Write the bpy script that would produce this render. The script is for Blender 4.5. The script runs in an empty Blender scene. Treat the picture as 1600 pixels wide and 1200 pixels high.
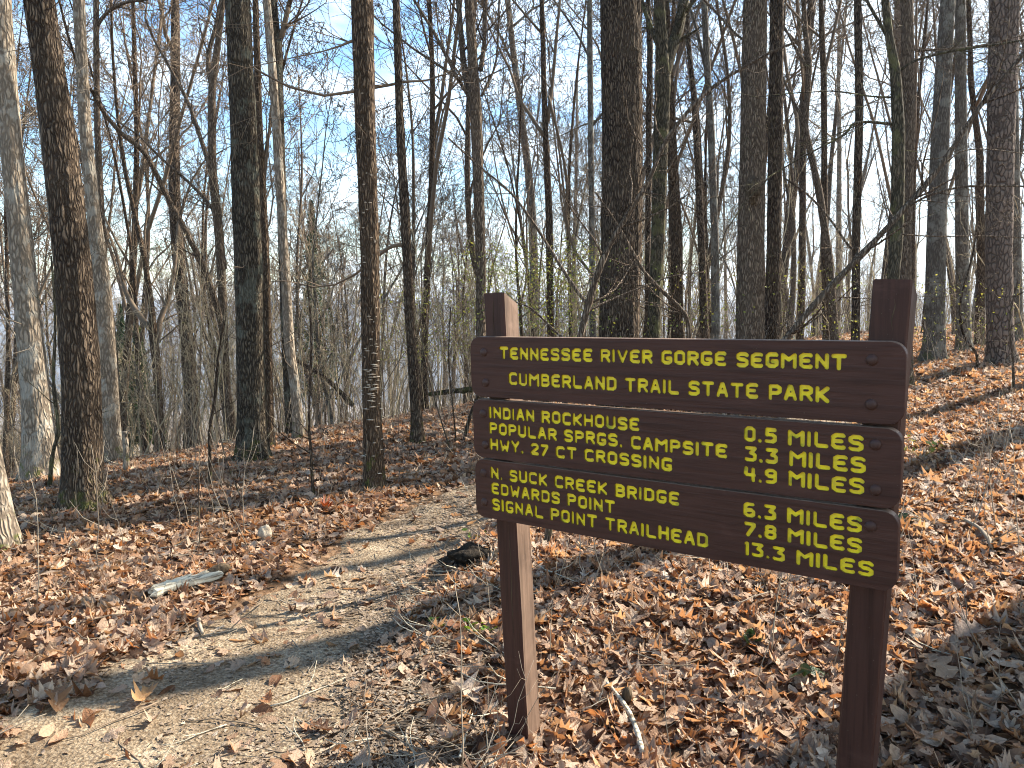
import bpy, math, random
import numpy as np
from mathutils import Vector, Matrix, Euler
from mathutils.geometry import delaunay_2d_cdt

sc = bpy.context.scene
PI = math.pi
# ------------------------------------------------------------------ camera
F, CX, CY = 1200.0, 800.0, 600.0
PITCH = math.radians(5.8)
CAM = np.array([0.0, 0.0, 1.70])
cam = bpy.data.cameras.new("camera")
cam.lens = 27.0; cam.sensor_width = 36.0; cam.clip_start = 0.05; cam.clip_end = 12000
camo = bpy.data.objects.new("camera", cam); sc.collection.objects.link(camo)
camo.location = CAM; camo.rotation_euler = (PI / 2 - PITCH, 0, 0)
sc.camera = camo
# ------------------------------------------------------------------ light
SUN_AZ, SUN_EL = math.radians(61), math.radians(38)
w = bpy.data.worlds.new("World"); sc.world = w; w.use_nodes = True
nt = w.node_tree; nt.nodes.clear()
def wn(t, **k):
    n = nt.nodes.new(t)
    for a, b in k.items(): setattr(n, a, b)
    return n
sky = wn('ShaderNodeTexSky', sky_type='NISHITA', sun_disc=False, sun_elevation=SUN_EL, sun_rotation=SUN_AZ,
         air_density=1.2, dust_density=0.6, ozone_density=1.6, altitude=500)
tc = wn('ShaderNodeTexCoord')
sep = wn('ShaderNodeSeparateXYZ')
def M_(op, a, b=None, clamp=False):
    n = wn('ShaderNodeMath', operation=op, use_clamp=clamp)
    for i, v in enumerate((a, b)):
        if v is None: continue
        if isinstance(v, (int, float)): n.inputs[i].default_value = v
        else: nt.links.new(v, n.inputs[i])
    return n.outputs[0]
nt.links.new(tc.outputs['Generated'], sep.inputs[0])
den = M_('ADD', M_('MAXIMUM', sep.outputs[2], 0.0), 0.16)
comb = wn('ShaderNodeCombineXYZ')
nt.links.new(M_('DIVIDE', sep.outputs[0], den), comb.inputs[0])
nt.links.new(M_('DIVIDE', sep.outputs[1], den), comb.inputs[1])
n1 = wn('ShaderNodeTexNoise'); n1.inputs['Scale'].default_value = 1.7; n1.inputs['Detail'].default_value = 7
n1.inputs['Roughness'].default_value = 0.56; n1.inputs['Distortion'].default_value = 0.3
nt.links.new(comb.outputs[0], n1.inputs['Vector'])
# clouds lie thicker towards the sun side and towards the horizon
cov = M_('ADD', n1.outputs['Fac'], M_('MULTIPLY', sep.outputs[0], 0.20))
cov = M_('SUBTRACT', cov, M_('MULTIPLY', sep.outputs[2], 0.16))
mr = wn('ShaderNodeMapRange'); mr.inputs['From Min'].default_value = 0.36; mr.inputs['From Max'].default_value = 0.58
nt.links.new(cov, mr.inputs['Value'])
mix = wn('ShaderNodeMix', data_type='RGBA')
nt.links.new(M_('MULTIPLY', mr.outputs[0], 0.9), mix.inputs['Factor'])
hs = wn('ShaderNodeHueSaturation'); hs.inputs['Saturation'].default_value = 1.25; hs.inputs['Value'].default_value = 1.15
nt.links.new(sky.outputs[0], hs.inputs['Color'])
nt.links.new(hs.outputs[0], mix.inputs[6])
mix.inputs[7].default_value = (6.6, 7.6, 8.3, 1)
bg = wn('ShaderNodeBackground'); bg.inputs['Strength'].default_value = 0.082
nt.links.new(mix.outputs[2], bg.inputs['Color'])
wo = wn('ShaderNodeOutputWorld'); nt.links.new(bg.outputs[0], wo.inputs['Surface'])
sl = bpy.data.lights.new("sun", 'SUN'); sl.energy = 5.0; sl.angle = math.radians(0.5); sl.color = (1.0, 0.92, 0.80)
so = bpy.data.objects.new("sun", sl); sc.collection.objects.link(so)
SUN = Vector((math.sin(SUN_AZ) * math.cos(SUN_EL), math.cos(SUN_AZ) * math.cos(SUN_EL), math.sin(SUN_EL)))
so.rotation_euler = (-SUN).to_track_quat('-Z', 'Y').to_euler(); so.location = SUN * 30
vs = sc.view_settings
vs.view_transform = 'Standard'; vs.look = 'None'; vs.gamma = 1; vs.exposure = 1.75; vs.use_curve_mapping = False
sc.cycles.max_bounces = 6; sc.cycles.diffuse_bounces = 3; sc.cycles.transmission_bounces = 3; sc.cycles.volume_bounces = 0
sc.cycles.use_denoising = True; sc.cycles.filter_width = 1.05
RNG = np.random.default_rng(7)
random.seed(7)

# ------------------------------------------------------------------ helpers
def ray(px, py):
    u, v = (px - CX) / F, (CY - py) / F
    return np.array([u, math.cos(PITCH) + v * math.sin(PITCH), -math.sin(PITCH) + v * math.cos(PITCH)])
def at(px, py, Y):                      # the point of a line of sight at distance Y ahead
    d = ray(px, py); return CAM + d * (Y / d[1])
def softplus(x, k=1.0):
    x = np.asarray(x, float) / k
    return k * np.where(x > 20, x, np.log1p(np.exp(np.minimum(x, 20))))
def vnoise2(x, y, seed=0):
    x = np.asarray(x, float); y = np.asarray(y, float)
    xi = np.floor(x).astype(np.int64); yi = np.floor(y).astype(np.int64)
    fx = x - xi; fy = y - yi
    fx = fx * fx * (3 - 2 * fx); fy = fy * fy * (3 - 2 * fy)
    def h(a, b):
        n = (a * 374761393 + b * 668265263 + seed * 1442695041) & 0xFFFFFFFF
        n = ((n ^ (n >> 13)) * 1274126177) & 0xFFFFFFFF
        return ((n ^ (n >> 16)) & 0xFFFF) / 65535.0
    return (h(xi, yi) * (1 - fx) + h(xi + 1, yi) * fx) * (1 - fy) + (h(xi, yi + 1) * (1 - fx) + h(xi + 1, yi + 1) * fx) * fy
def fbm(x, y, o=4, seed=0):
    s = 0; a = 0.5
    for i in range(o):
        s = s + a * (vnoise2(x * 2 ** i, y * 2 ** i, seed + i) - 0.5); a *= 0.5
    return s
PATH = np.array([(-2.4, -2.0), (-1.95, 0.5), (-1.55, 2.2), (-1.34, 3.2), (-1.15, 4.2), (-1.0, 5.1), (-0.70, 6.1), (-0.15, 6.9),
                 (1.1, 7.6), (2.4, 8.1), (3.3, 8.7), (4.0, 9.5)])
def path_resample(n):
    d = np.r_[0, np.cumsum(np.hypot(*np.diff(PATH, axis=0).T))]
    t = np.linspace(0, d[-1], n)
    p = np.c_[np.interp(t, d, PATH[:, 0]), np.interp(t, d, PATH[:, 1])]
    for _ in range(n // 10):
        p[1:-1] = (p[:-2] + p[1:-1] * 2 + p[2:]) / 4
    return p
PP = path_resample(120)
def path_dist(x, y):
    x = np.asarray(x, float); y = np.asarray(y, float)
    sh = x.shape; x = x.ravel(); y = y.ravel()
    out = np.full(x.shape, 99.0)
    m = (np.abs(x) < 14) & (y > -5) & (y < 18)
    if m.any():
        xs, ys = x[m], y[m]
        best = np.full(xs.shape, 99.0)
        for a, b in zip(PP[:-1], PP[1:]):
            ab = b - a; L2 = ab @ ab
            t = np.clip(((xs - a[0]) * ab[0] + (ys - a[1]) * ab[1]) / L2, 0, 1)
            best = np.minimum(best, np.hypot(xs - a[0] - t * ab[0], ys - a[1] - t * ab[1]))
        out[m] = best
    return out.reshape(sh)
def H(x, y):
    """height of the forest floor"""
    x = np.asarray(x, float); y = np.asarray(y, float)
    g = 0.080 * softplus(x - 0.8, 0.8) * (1 - 0.45 / (1 + np.exp(-(x - 14) / 3)))
    g = g + 0.024 * np.clip(y, 0, 14) / (1 + np.exp(-(x - 1.5)))
    g = g - 0.030 * softplus(-x - 1.5, 1.0)
    edge = np.where(x < 0, 12.8 + 1.15 * (x + 2.1), 15.2 + 0.85 * x)
    edge = np.maximum(edge, 4.0 + 0 * x)
    s = (y - edge) * 0.66
    g = g - np.minimum(0.26 * softplus(s, 1.2) * (1 - 0.35 / (1 + np.exp(-(x - 6) / 4))), 150)
    near = np.exp(-((x / 30) ** 2 + (y / 40) ** 2))
    g = g + 0.16 * fbm(x / 2.3, y / 2.3, 4, 3) * near + 1.3 * fbm(x / 25 + 5, y / 25, 3, 9) * (1 - near)
    pd = path_dist(x, y)
    g = g - 0.07 * np.exp(-(pd / 0.62) ** 4)
    # the raised bank right of the path, by the sign
    g = g + 0.06 * np.exp(-((x - 0.1) / 0.5) ** 2 - ((y - 4.2) / 1.4) ** 2)
    g = g - 0.19 * np.exp(-((x - 0.35) / 1.0) ** 2 - ((y - 2.9) / 1.0) ** 2)
    return g
def H1(x, y): return float(H(np.array([x]), np.array([y]))[0])
def ground_at(px, py):                  # where a line of sight meets the ground
    d = ray(px, py); t = np.linspace(1.0, 40, 4000)
    P = CAM[None] + d[None] * t[:, None]
    b = P[:, 2] < H(P[:, 0], P[:, 1])
    i = int(np.argmax(b)) if b.any() else len(t) - 1
    return P[i]
def tag(o, label=None, cat=None, group=None, kind=None):
    if label: o['label'] = label
    if cat: o['category'] = cat
    if group: o['group'] = group
    if kind: o['kind'] = kind
    return o
def link(name, me, mat=None, parent=None, loc=None):
    o = bpy.data.objects.new(name, me); sc.collection.objects.link(o)
    if mat is not None and me is not None and not me.materials:
        me.materials.append(mat)
    if parent is not None: o.parent = parent
    if loc is not None: o.location = loc
    return o
def empty(name, loc, label=None, cat=None, group=None, rz=0):
    o = bpy.data.objects.new(name, None); sc.collection.objects.link(o); o.location = loc
    o.rotation_euler = (0, 0, rz); o.empty_display_size = 0.1
    return tag(o, label, cat, group)
def np_mesh(name, V, quads=None, tris=None, smooth=True):
    me = bpy.data.meshes.new(name)
    V = np.asarray(V, np.float32)
    nq = 0 if quads is None else len(quads); ntr = 0 if tris is None else len(tris)
    me.vertices.add(len(V)); me.vertices.foreach_set('co', V.ravel())
    loops = []
    if nq: loops.append(np.asarray(quads, np.int32).ravel())
    if ntr: loops.append(np.asarray(tris, np.int32).ravel())
    loops = np.concatenate(loops)
    me.loops.add(len(loops)); me.loops.foreach_set('vertex_index', loops)
    me.polygons.add(nq + ntr)
    st = np.r_[np.arange(nq) * 4, nq * 4 + np.arange(ntr) * 3].astype(np.int32)
    me.polygons.foreach_set('loop_start', st)
    me.polygons.foreach_set('use_smooth', np.full(nq + ntr, smooth))
    me.update(calc_edges=True); me.validate()
    return me
class Tubes:
    """collects tapered tubes along polylines and builds them as one mesh"""
    def __init__(s): s.g = {}; s.extraV = []; s.n = 0
    def add(s, pts, rad, sides=5):
        pts = np.asarray(pts, float); rad = np.broadcast_to(np.asarray(rad, float), (len(pts),))
        s.g.setdefault((len(pts), sides), []).append((pts, rad))
    def arrays(s):
        Vs, Qs, Ts = [], [], []; off = 0
        for (k, n), L in s.g.items():
            P = np.array([a for a, _ in L]); R = np.array([b for _, b in L]); M = len(L)
            T = np.gradient(P, axis=1); T /= np.linalg.norm(T, axis=2, keepdims=True) + 1e-12
            D = P[:, -1] - P[:, 0]
            ref = np.where((np.abs(D[:, 2]) > 0.8 * np.linalg.norm(D, axis=1))[:, None], [1.0, 0, 0], [0, 0, 1.0])[:, None, :]
            U = np.cross(np.broadcast_to(ref, T.shape), T); U /= np.linalg.norm(U, axis=2, keepdims=True) + 1e-9
            W = np.cross(T, U)
            a = np.arange(n) / n * 2 * PI
            V = P[:, :, None, :] + R[:, :, None, None] * (U[:, :, None, :] * np.cos(a)[None, None, :, None] + W[:, :, None, :] * np.sin(a)[None, None, :, None])
            idx = off + np.arange(M * k * n).reshape(M, k, n)
            A = idx[:, :-1]; B = idx[:, 1:]
            q = np.stack([A, np.roll(A, -1, 2), np.roll(B, -1, 2), B], -1).reshape(-1, 4)
            Vs.append(V.reshape(-1, 3)); Qs.append(q); off += M * k * n
            # end caps as a fan onto the first vertex
            for ring, flip in ((idx[:, 0], True), (idx[:, -1], False)):
                for j in range(1, n - 1):
                    t = np.stack([ring[:, 0], ring[:, j + 1], ring[:, j]] if flip else [ring[:, 0], ring[:, j], ring[:, j + 1]], -1)
                    Ts.append(t)
        return np.concatenate(Vs), np.concatenate(Qs), np.concatenate(Ts)
    def mesh(s, name):
        V, Q, T = s.arrays(); return np_mesh(name, V, Q, T)
def box_mesh(name, x0, x1, y0, y1, z0, z1, bev=0):
    import bmesh
    bm = bmesh.new()
    v = [bm.verts.new((x, y, z)) for x in (x0, x1) for y in (y0, y1) for z in (z0, z1)]
    for f in ((0, 1, 3, 2), (4, 6, 7, 5), (0, 4, 5, 1), (2, 3, 7, 6), (0, 2, 6, 4), (1, 5, 7, 3)): bm.faces.new([v[i] for i in f])
    if bev: bmesh.ops.bevel(bm, geom=list(bm.edges), offset=bev, segments=2, affect='EDGES', profile=0.5)
    me = bpy.data.meshes.new(name); bm.to_mesh(me); bm.free(); return me

# ------------------------------------------------------------------ materials
class NT:
    def __init__(s, name):
        s.m = bpy.data.materials.new(name); s.m.use_nodes = True; s.t = s.m.node_tree; s.t.nodes.clear()
        s.out = s.t.nodes.new('ShaderNodeOutputMaterial')
    def n(s, t, ins=None, **k):
        x = s.t.nodes.new(t)
        for a, b in k.items(): setattr(x, a, b)
        for a, b in (ins or {}).items():
            if hasattr(b, 'links'): s.t.links.new(b, x.inputs[a])
            else: x.inputs[a].default_value = b
        return x
    def math(s, op, a, b=0.0, clamp=False):
        return s.n('ShaderNodeMath', {0: a, 1: b}, operation=op, use_clamp=clamp).outputs[0]
    def ramp(s, fac, stops, interp='LINEAR'):
        r = s.n('ShaderNodeValToRGB', {0: fac}); r.color_ramp.interpolation = interp
        e = r.color_ramp.elements
        while len(e) < len(stops): e.new(0.5)
        for x, (p, c) in zip(e, stops): x.position = p; x.color = tuple(c) + (1,) if len(c) == 3 else c
        return r.outputs[0]
    def mix(s, f, a, b, blend='MIX'):
        x = s.n('ShaderNodeMix', {'Factor': f, 6: a, 7: b}, data_type='RGBA', blend_type=blend); return x.outputs[2]
    def noise(s, vec, scale, detail=4, rough=.55, dist=0):
        return s.n('ShaderNodeTexNoise', {'Vector': vec, 'Scale': scale, 'Detail': detail, 'Roughness': rough, 'Distortion': dist}).outputs['Fac']
    def mapping(s, vec, scale=(1, 1, 1), loc=(0, 0, 0)):
        return s.n('ShaderNodeMapping', {'Vector': vec, 'Scale': scale, 'Location': loc}).outputs[0]
    def bump(s, h, dist, strength=1.0, normal=None):
        i = {'Height': h, 'Distance': dist, 'Strength': strength}
        if normal is not None: i['Normal'] = normal
        return s.n('ShaderNodeBump', i).outputs[0]
    def surf(s, sh): s.t.links.new(sh, s.out.inputs['Surface']); return s.m
    def pbr(s, color, rough=0.8, normal=None, spec=0.3):
        i = {'Base Color': color, 'Roughness': rough, 'Specular IOR Level': spec}
        if normal is not None: i['Normal'] = normal
        return s.n('ShaderNodeBsdfPrincipled', i).outputs[0]
def c4(c): return (c[0], c[1], c[2], 1)
def bark(name, dark, light, hscale=26, vscale=5.0, depth=0.012, moss=0.0, plates=False, patch=None):
    k = NT(name); tcn = k.n('ShaderNodeTexCoord').outputs['Object']
    oi = k.n('ShaderNodeObjectInfo').outputs['Random']
    off = k.n('ShaderNodeVectorMath', {0: tcn, 1: k.n('ShaderNodeCombineXYZ', {0: k.math('MULTIPLY', oi, 31.0), 2: k.math('MULTIPLY', oi, 17.0)}).outputs[0]}, operation='ADD').outputs[0]
    warp = k.n('ShaderNodeTexNoise', {'Vector': off, 'Scale': 7.0, 'Detail': 2}).outputs['Color']
    wv = k.n('ShaderNodeVectorMath', {0: off, 1: k.n('ShaderNodeVectorMath', {0: warp, 'Scale': 0.06}, operation='SCALE').outputs[0]}, operation='ADD').outputs[0]
    m = k.mapping(wv, (hscale, hscale, vscale))
    vo = k.n('ShaderNodeTexVoronoi', {'Vector': m, 'Scale': 1.0}, feature='DISTANCE_TO_EDGE').outputs['Distance']
    ridge = k.n('ShaderNodeMapRange', {'Value': vo, 'From Min': 0.0, 'From Max': 0.32 if not plates else 0.20}, interpolation_type='SMOOTHSTEP').outputs[0]
    fine = k.noise(k.mapping(wv, (hscale * 3, hscale * 3, vscale * 4)), 1.0, 4, .6)
    big = k.noise(off, 2.2, 3)
    col = k.mix(k.math('MULTIPLY', ridge, k.math('ADD', fine, 0.35), True), c4(dark), c4(light))
    col = k.mix(k.math('MULTIPLY', k.math('SUBTRACT', big, 0.35, True), 1.1, True), col, c4([x * 0.62 for x in light]))
    if patch:
        pn = k.n('ShaderNodeMapRange', {'Value': k.noise(off, 5.0, 5, .6), 'From Min': 0.52, 'From Max': 0.60}).outputs[0]
        col = k.mix(k.math('MULTIPLY', pn, 0.7), col, c4(patch))
    if moss:
        z = k.n('ShaderNodeSeparateXYZ', {0: tcn}).outputs[2]
        mz = k.n('ShaderNodeMapRange', {'Value': z, 'From Min': 1.1, 'From Max': 0.0, 'To Min': -0.25, 'To Max': 0.16}).outputs[0]
        mm = k.n('ShaderNodeMapRange', {'Value': k.math('ADD', k.noise(off, 9.0, 5, .65), mz), 'From Min': 0.62, 'From Max': 0.74}).outputs[0]
        col = k.mix(k.math('MULTIPLY', mm, moss), col, (0.11, 0.115, 0.03, 1))
    hgt = k.math('ADD', ridge, k.math('MULTIPLY', fine, 0.35))
    return k.surf(k.pbr(col, 0.92, k.bump(hgt, depth), 0.1))
M = {}
M['oak'] = bark('bark_oak', (0.024, 0.016, 0.011), (0.225, 0.165, 0.112), 44, 7.5, 0.028, 0.7)
M['oak_dark'] = bark('bark_dark', (0.022, 0.017, 0.012), (0.165, 0.132, 0.092), 46, 8.0, 0.026, 0.8, patch=(0.14, 0.14, 0.105))
M['pale'] = bark('bark_pale', (0.13, 0.10, 0.072), (0.42, 0.34, 0.25), 30, 7.0, 0.010, 0.9, patch=(0.36, 0.33, 0.27))
M['brown'] = bark('bark_brown', (0.03, 0.020, 0.013), (0.20, 0.138, 0.088), 50, 8.0, 0.018, 0.9)
M['tan'] = bark('bark_tan', (0.055, 0.038, 0.026), (0.31, 0.235, 0.165), 56, 7.0, 0.016, 0.5)
M['grey'] = bark('bark_grey', (0.085, 0.072, 0.058), (0.21, 0.185, 0.15), 36, 7.0, 0.008, 0.5, patch=(0.26, 0.25, 0.21))
M['mossy'] = bark('bark_mossy', (0.03, 0.026, 0.016), (0.17, 0.14, 0.092), 40, 7.0, 0.010, 0.8, patch=(0.13, 0.125, 0.055))
M['pine'] = bark('bark_pine', (0.075, 0.057, 0.046), (0.25, 0.19, 0.15), 19, 8.0, 0.020, 0.2, plates=True)
def twigmat(name, c, t=None):
    k = NT(name); oi = k.n('ShaderNodeObjectInfo').outputs['Random']
    co = k.n('ShaderNodeTexCoord').outputs['Object']
    n = k.noise(k.mapping(co, (1, 1, 0.4)), 3.0, 3)
    col = k.mix(k.math('ADD', k.math('MULTIPLY', n, 0.7), k.math('MULTIPLY', oi, 0.3)), c4([x * 0.6 for x in c]), c4([x * 1.35 for x in c]))
    return k.surf(k.pbr(col, 0.85, None, 0.15))
M['twig'] = twigmat('twig_bark', (0.17, 0.125, 0.085))
M['twig_pale'] = twigmat('twig_bark_pale', (0.27, 0.22, 0.16))
M['thicket'] = twigmat('thicket_bark', (0.44, 0.355, 0.225))
def leafmat(name, stops, transl=0.40, rough=0.55):
    k = NT(name); oi = k.n('ShaderNodeObjectInfo').outputs['Random']
    co = k.n('ShaderNodeTexCoord').outputs['Object']
    col = k.ramp(oi, stops)
    sx = k.n('ShaderNodeSeparateXYZ', {0: co})
    ax = k.math('ABSOLUTE', sx.outputs[0])
    rib = k.n('ShaderNodeMapRange', {'Value': ax, 'From Min': 0.01, 'From Max': 0.03}).outputs[0]
    blot = k.noise(co, 9.0, 4, .6)
    col = k.mix(k.math('MULTIPLY', k.math('SUBTRACT', blot, 0.4, True), 1.6, True), col, k.mix(1.0, col, (0.55, 0.42, 0.34, 1), 'MULTIPLY'))
    col = k.mix(k.math('MULTIPLY', k.math('SUBTRACT', 1.0, rib), 0.35), col, (0.30, 0.20, 0.12, 1))
    p = k.pbr(col, rough, k.bump(blot, 0.03, 0.5), 0.35)
    tr = k.n('ShaderNodeBsdfTranslucent', {'Color': k.mix(1.0, col, (1.0, 0.72, 0.45, 1), 'MULTIPLY')}).outputs[0]
    return k.surf(k.n('ShaderNodeMixShader', {0: transl, 1: p, 2: tr}).outputs[0])
LEAFSTOPS = [(0.0, (0.085, 0.042, 0.022)), (0.14, (0.20, 0.10, 0.048)), (0.30, (0.40, 0.28, 0.185)), (0.46, (0.58, 0.44, 0.31)), (0.60, (0.40, 0.195, 0.085)),
             (0.72, (0.62, 0.49, 0.35)), (0.86, (0.42, 0.31, 0.22)), (0.94, (0.34, 0.17, 0.08)), (1.0, (0.74, 0.64, 0.50))]
M['leaf'] = leafmat('fallen_leaf', LEAFSTOPS)
M['crumb'] = leafmat('leaf_crumbs', [(0.0, (0.11, 0.075, 0.045)), (0.4, (0.25, 0.185, 0.12)), (0.8, (0.38, 0.29, 0.20)), (1.0, (0.48, 0.40, 0.30))], 0.15)
M['green'] = leafmat('green_leaf', [(0.0, (0.10, 0.22, 0.02)), (1.0, (0.20, 0.34, 0.04))], 0.4)
M['bud'] = leafmat('spring_leaf', [(0.0, (0.26, 0.36, 0.07)), (1.0, (0.38, 0.46, 0.12))], 0.45)
M['evergreen'] = leafmat('needle_leaf', [(0.0, (0.035, 0.07, 0.018)), (1.0, (0.07, 0.12, 0.03))], 0.2)
M['dark_green'] = leafmat('dark_green_leaf', [(0.0, (0.02, 0.05, 0.015)), (1.0, (0.04, 0.08, 0.02))], 0.2, 0.3)
# forest floor soil under the leaves, far slopes included
k = NT('soil'); co = k.n('ShaderNodeNewGeometry').outputs['Position']
nn = k.noise(co, 14.0, 6, .65); n2 = k.noise(co, 1.3, 4)
far = k.noise(co, 0.6, 5, .7)
col = k.ramp(nn, [(0.3, (0.035, 0.022, 0.013)), (0.5, (0.12, 0.07, 0.038)), (0.68, (0.27, 0.175, 0.105))])
yy = k.n('ShaderNodeVectorMath', {0: co}, operation='LENGTH').outputs['Value']
ff = k.n('ShaderNodeMapRange', {'Value': yy, 'From Min': 18.0, 'From Max': 60.0}).outputs[0]
col = k.mix(ff, col, k.ramp(far, [(0.3, (0.10, 0.075, 0.05)), (0.7, (0.30, 0.23, 0.15))]))
vv = k.n('ShaderNodeTexVoronoi', {'Vector': co, 'Scale': 13.0, 'Randomness': 1.0}).outputs['Distance']
M['soil'] = k.surf(k.pbr(col, 0.95, k.bump(k.math('ADD', nn, vv), 0.03), 0.1))
# trodden path
k = NT('trodden_dirt'); co = k.n('ShaderNodeNewGeometry').outputs['Position']
a = k.noise(co, 3.0, 4); b = k.noise(co, 60.0, 6, .7); c = k.noise(k.mapping(co, (60, 140, 60)), 1.0, 3)
col = k.ramp(a, [(0.32, (0.22, 0.165, 0.108)), (0.55, (0.35, 0.275, 0.185)), (0.72, (0.52, 0.43, 0.30))])
col = k.mix(k.n('ShaderNodeMapRange', {'Value': b, 'From Min': 0.42, 'From Max': 0.62}).outputs[0], k.mix(1.0, col, (0.45, 0.40, 0.36, 1), 'MULTIPLY'), col)
st = k.n('ShaderNodeTexVoronoi', {'Vector': co, 'Scale': 70.0}).outputs['Distance']
M['path'] = k.surf(k.pbr(col, 0.95, k.bump(k.math('ADD', b, k.math('MULTIPLY', st, 0.6)), 0.012), 0.1))
# painted wood
def paint(name, col, light):
    k = NT(name); co = k.n('ShaderNodeTexCoord').outputs['Object']
    g = k.noise(k.mapping(co, (3, 60, 60)), 1.0, 5, .6) if name == 'painted_board' else k.noise(k.mapping(co, (60, 60, 3)), 1.0, 5, .6)
    blot = k.noise(co, 4.0, 4)
    spk = k.n('ShaderNodeMapRange', {'Value': k.noise(co, 130.0, 2), 'From Min': 0.70, 'From Max': 0.76}).outputs[0]
    cc = k.mix(blot, c4(col), c4(light)); cc = k.mix(k.n('ShaderNodeMapRange', {'Value': g, 'From Min': 0.45, 'From Max': 0.70, 'To Max': 0.75}).outputs[0], cc, c4([x * 0.5 for x in col]))
    wear = k.n('ShaderNodeMapRange', {'Value': k.noise(k.mapping(co, (2.0, 6, 6)), 1.6, 6, .7), 'From Min': 0.58, 'From Max': 0.72, 'To Max': 0.45}).outputs[0]
    cc = k.mix(wear, cc, c4([x * 1.8 + .012 for x in col]))
    cc = k.mix(k.math('MULTIPLY', spk, 0.5), cc, (0.16, 0.13, 0.10, 1))
    return k.surf(k.pbr(cc, 0.5, k.bump(g, 0.003, 0.8), 0.22))
M['board'] = paint('painted_board', (0.060, 0.024, 0.016), (0.076, 0.032, 0.022))
M['sunlit_paint'] = paint('sunlit_face_paint', (0.17, 0.108, 0.074), (0.23, 0.150, 0.104))  # paler paint with sunlight put into the colour, for post flank and board tops
M['post'] = paint('painted_post', (0.052, 0.021, 0.014), (0.070, 0.030, 0.021))
k = NT('yellow_paint'); co = k.n('ShaderNodeTexCoord').outputs['Object']
cc = k.mix(k.n('ShaderNodeMapRange', {'Value': k.noise(co, 55.0, 4, .6), 'From Min': 0.40, 'From Max': 0.75}).outputs[0], (1.0, 0.76, 0.012, 1), (0.76, 0.56, 0.04, 1))
cc = k.mix(k.n('ShaderNodeMapRange', {'Value': k.noise(co, 14.0, 3), 'From Min': 0.62, 'From Max': 0.72}).outputs[0], cc, (0.40, 0.40, 0.03, 1))
M['yellow'] = k.surf(k.pbr(cc, 0.5, k.bump(k.noise(co, 90.0, 3), 0.001), 0.4))
k = NT('groove_edge'); M['groove'] = k.surf(k.pbr((0.16, 0.095, 0.015, 1), 0.6))
k = NT('bolt_paint'); co = k.n('ShaderNodeTexCoord').outputs['Object']
M['bolt'] = k.surf(k.pbr(k.mix(k.noise(co, 60.0, 3), (0.046, 0.021, 0.015, 1), (0.075, 0.038, 0.028, 1)), 0.5, None, 0.25))
k = NT('bleached_wood'); co = k.n('ShaderNodeTexCoord').outputs['Object']
g = k.noise(k.mapping(co, (4, 50, 50)), 1.0, 5, .6)
M['dead'] = k.surf(k.pbr(k.ramp(g, [(0.35, (0.16, 0.12, 0.08)), (0.5, (0.48, 0.43, 0.32)), (0.7, (0.62, 0.58, 0.46))]), 0.9, k.bump(g, 0.01), 0.1))
k = NT('rot_wood'); co = k.n('ShaderNodeTexCoord').outputs['Object']
g = k.noise(k.mapping(co, (30, 30, 6)), 1.0, 5, .6)
M['rot'] = k.surf(k.pbr(k.ramp(g, [(0.35, (0.035, 0.024, 0.015)), (0.7, (0.14, 0.10, 0.06))]), 0.9, k.bump(g, 0.02), 0.1))
k = NT('fungus'); co = k.n('ShaderNodeTexCoord').outputs['Object']
M['fungus'] = k.surf(k.pbr(k.mix(k.noise(co, 40.0, 3), (0.34, 0.27, 0.20, 1), (0.62, 0.54, 0.44, 1)), 0.8))
k = NT('pale_stone'); co = k.n('ShaderNodeTexCoord').outputs['Object']
g = k.noise(co, 30.0, 5, .6)
M['stone'] = k.surf(k.pbr(k.ramp(g, [(0.35, (0.22, 0.17, 0.12)), (0.65, (0.5, 0.41, 0.30))]), 0.9, k.bump(g, 0.01), 0.1))
k = NT('wooded_hill'); co = k.n('ShaderNodeNewGeometry').outputs['Position']
g = k.noise(k.mapping(co, (1, 1, 3)), 0.05, 6, .7)
M['hill'] = k.surf(k.pbr(k.ramp(g, [(0.3, (0.035, 0.035, 0.03)), (0.5, (0.075, 0.07, 0.055)), (0.7, (0.13, 0.115, 0.085))]), 1.0, k.bump(g, 8.0), 0.0))

# ------------------------------------------------------------------ ground, path, far ridge
def axis(lo, hi, n, k, c=0.0):
    t = np.linspace(math.asinh((lo - c) / k), math.asinh((hi - c) / k), n); return c + k * np.sinh(t)
gx = axis(-2600, 2600, 340, 3.0, 0.5); gy = axis(-400, 2600, 340, 3.0, 4.5)
X, Y = np.meshgrid(gx, gy); Z = H(X, Y)
n0, n1_ = X.shape
idx = np.arange(n0 * n1_).reshape(n0, n1_)
Q = np.stack([idx[:-1, :-1], idx[:-1, 1:], idx[1:, 1:], idx[1:, :-1]], -1).reshape(-1, 4)
g_o = link('ground', np_mesh('ground', np.c_[X.ravel(), Y.ravel(), Z.ravel()], Q), M['soil']); tag(g_o, kind='structure')
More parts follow.
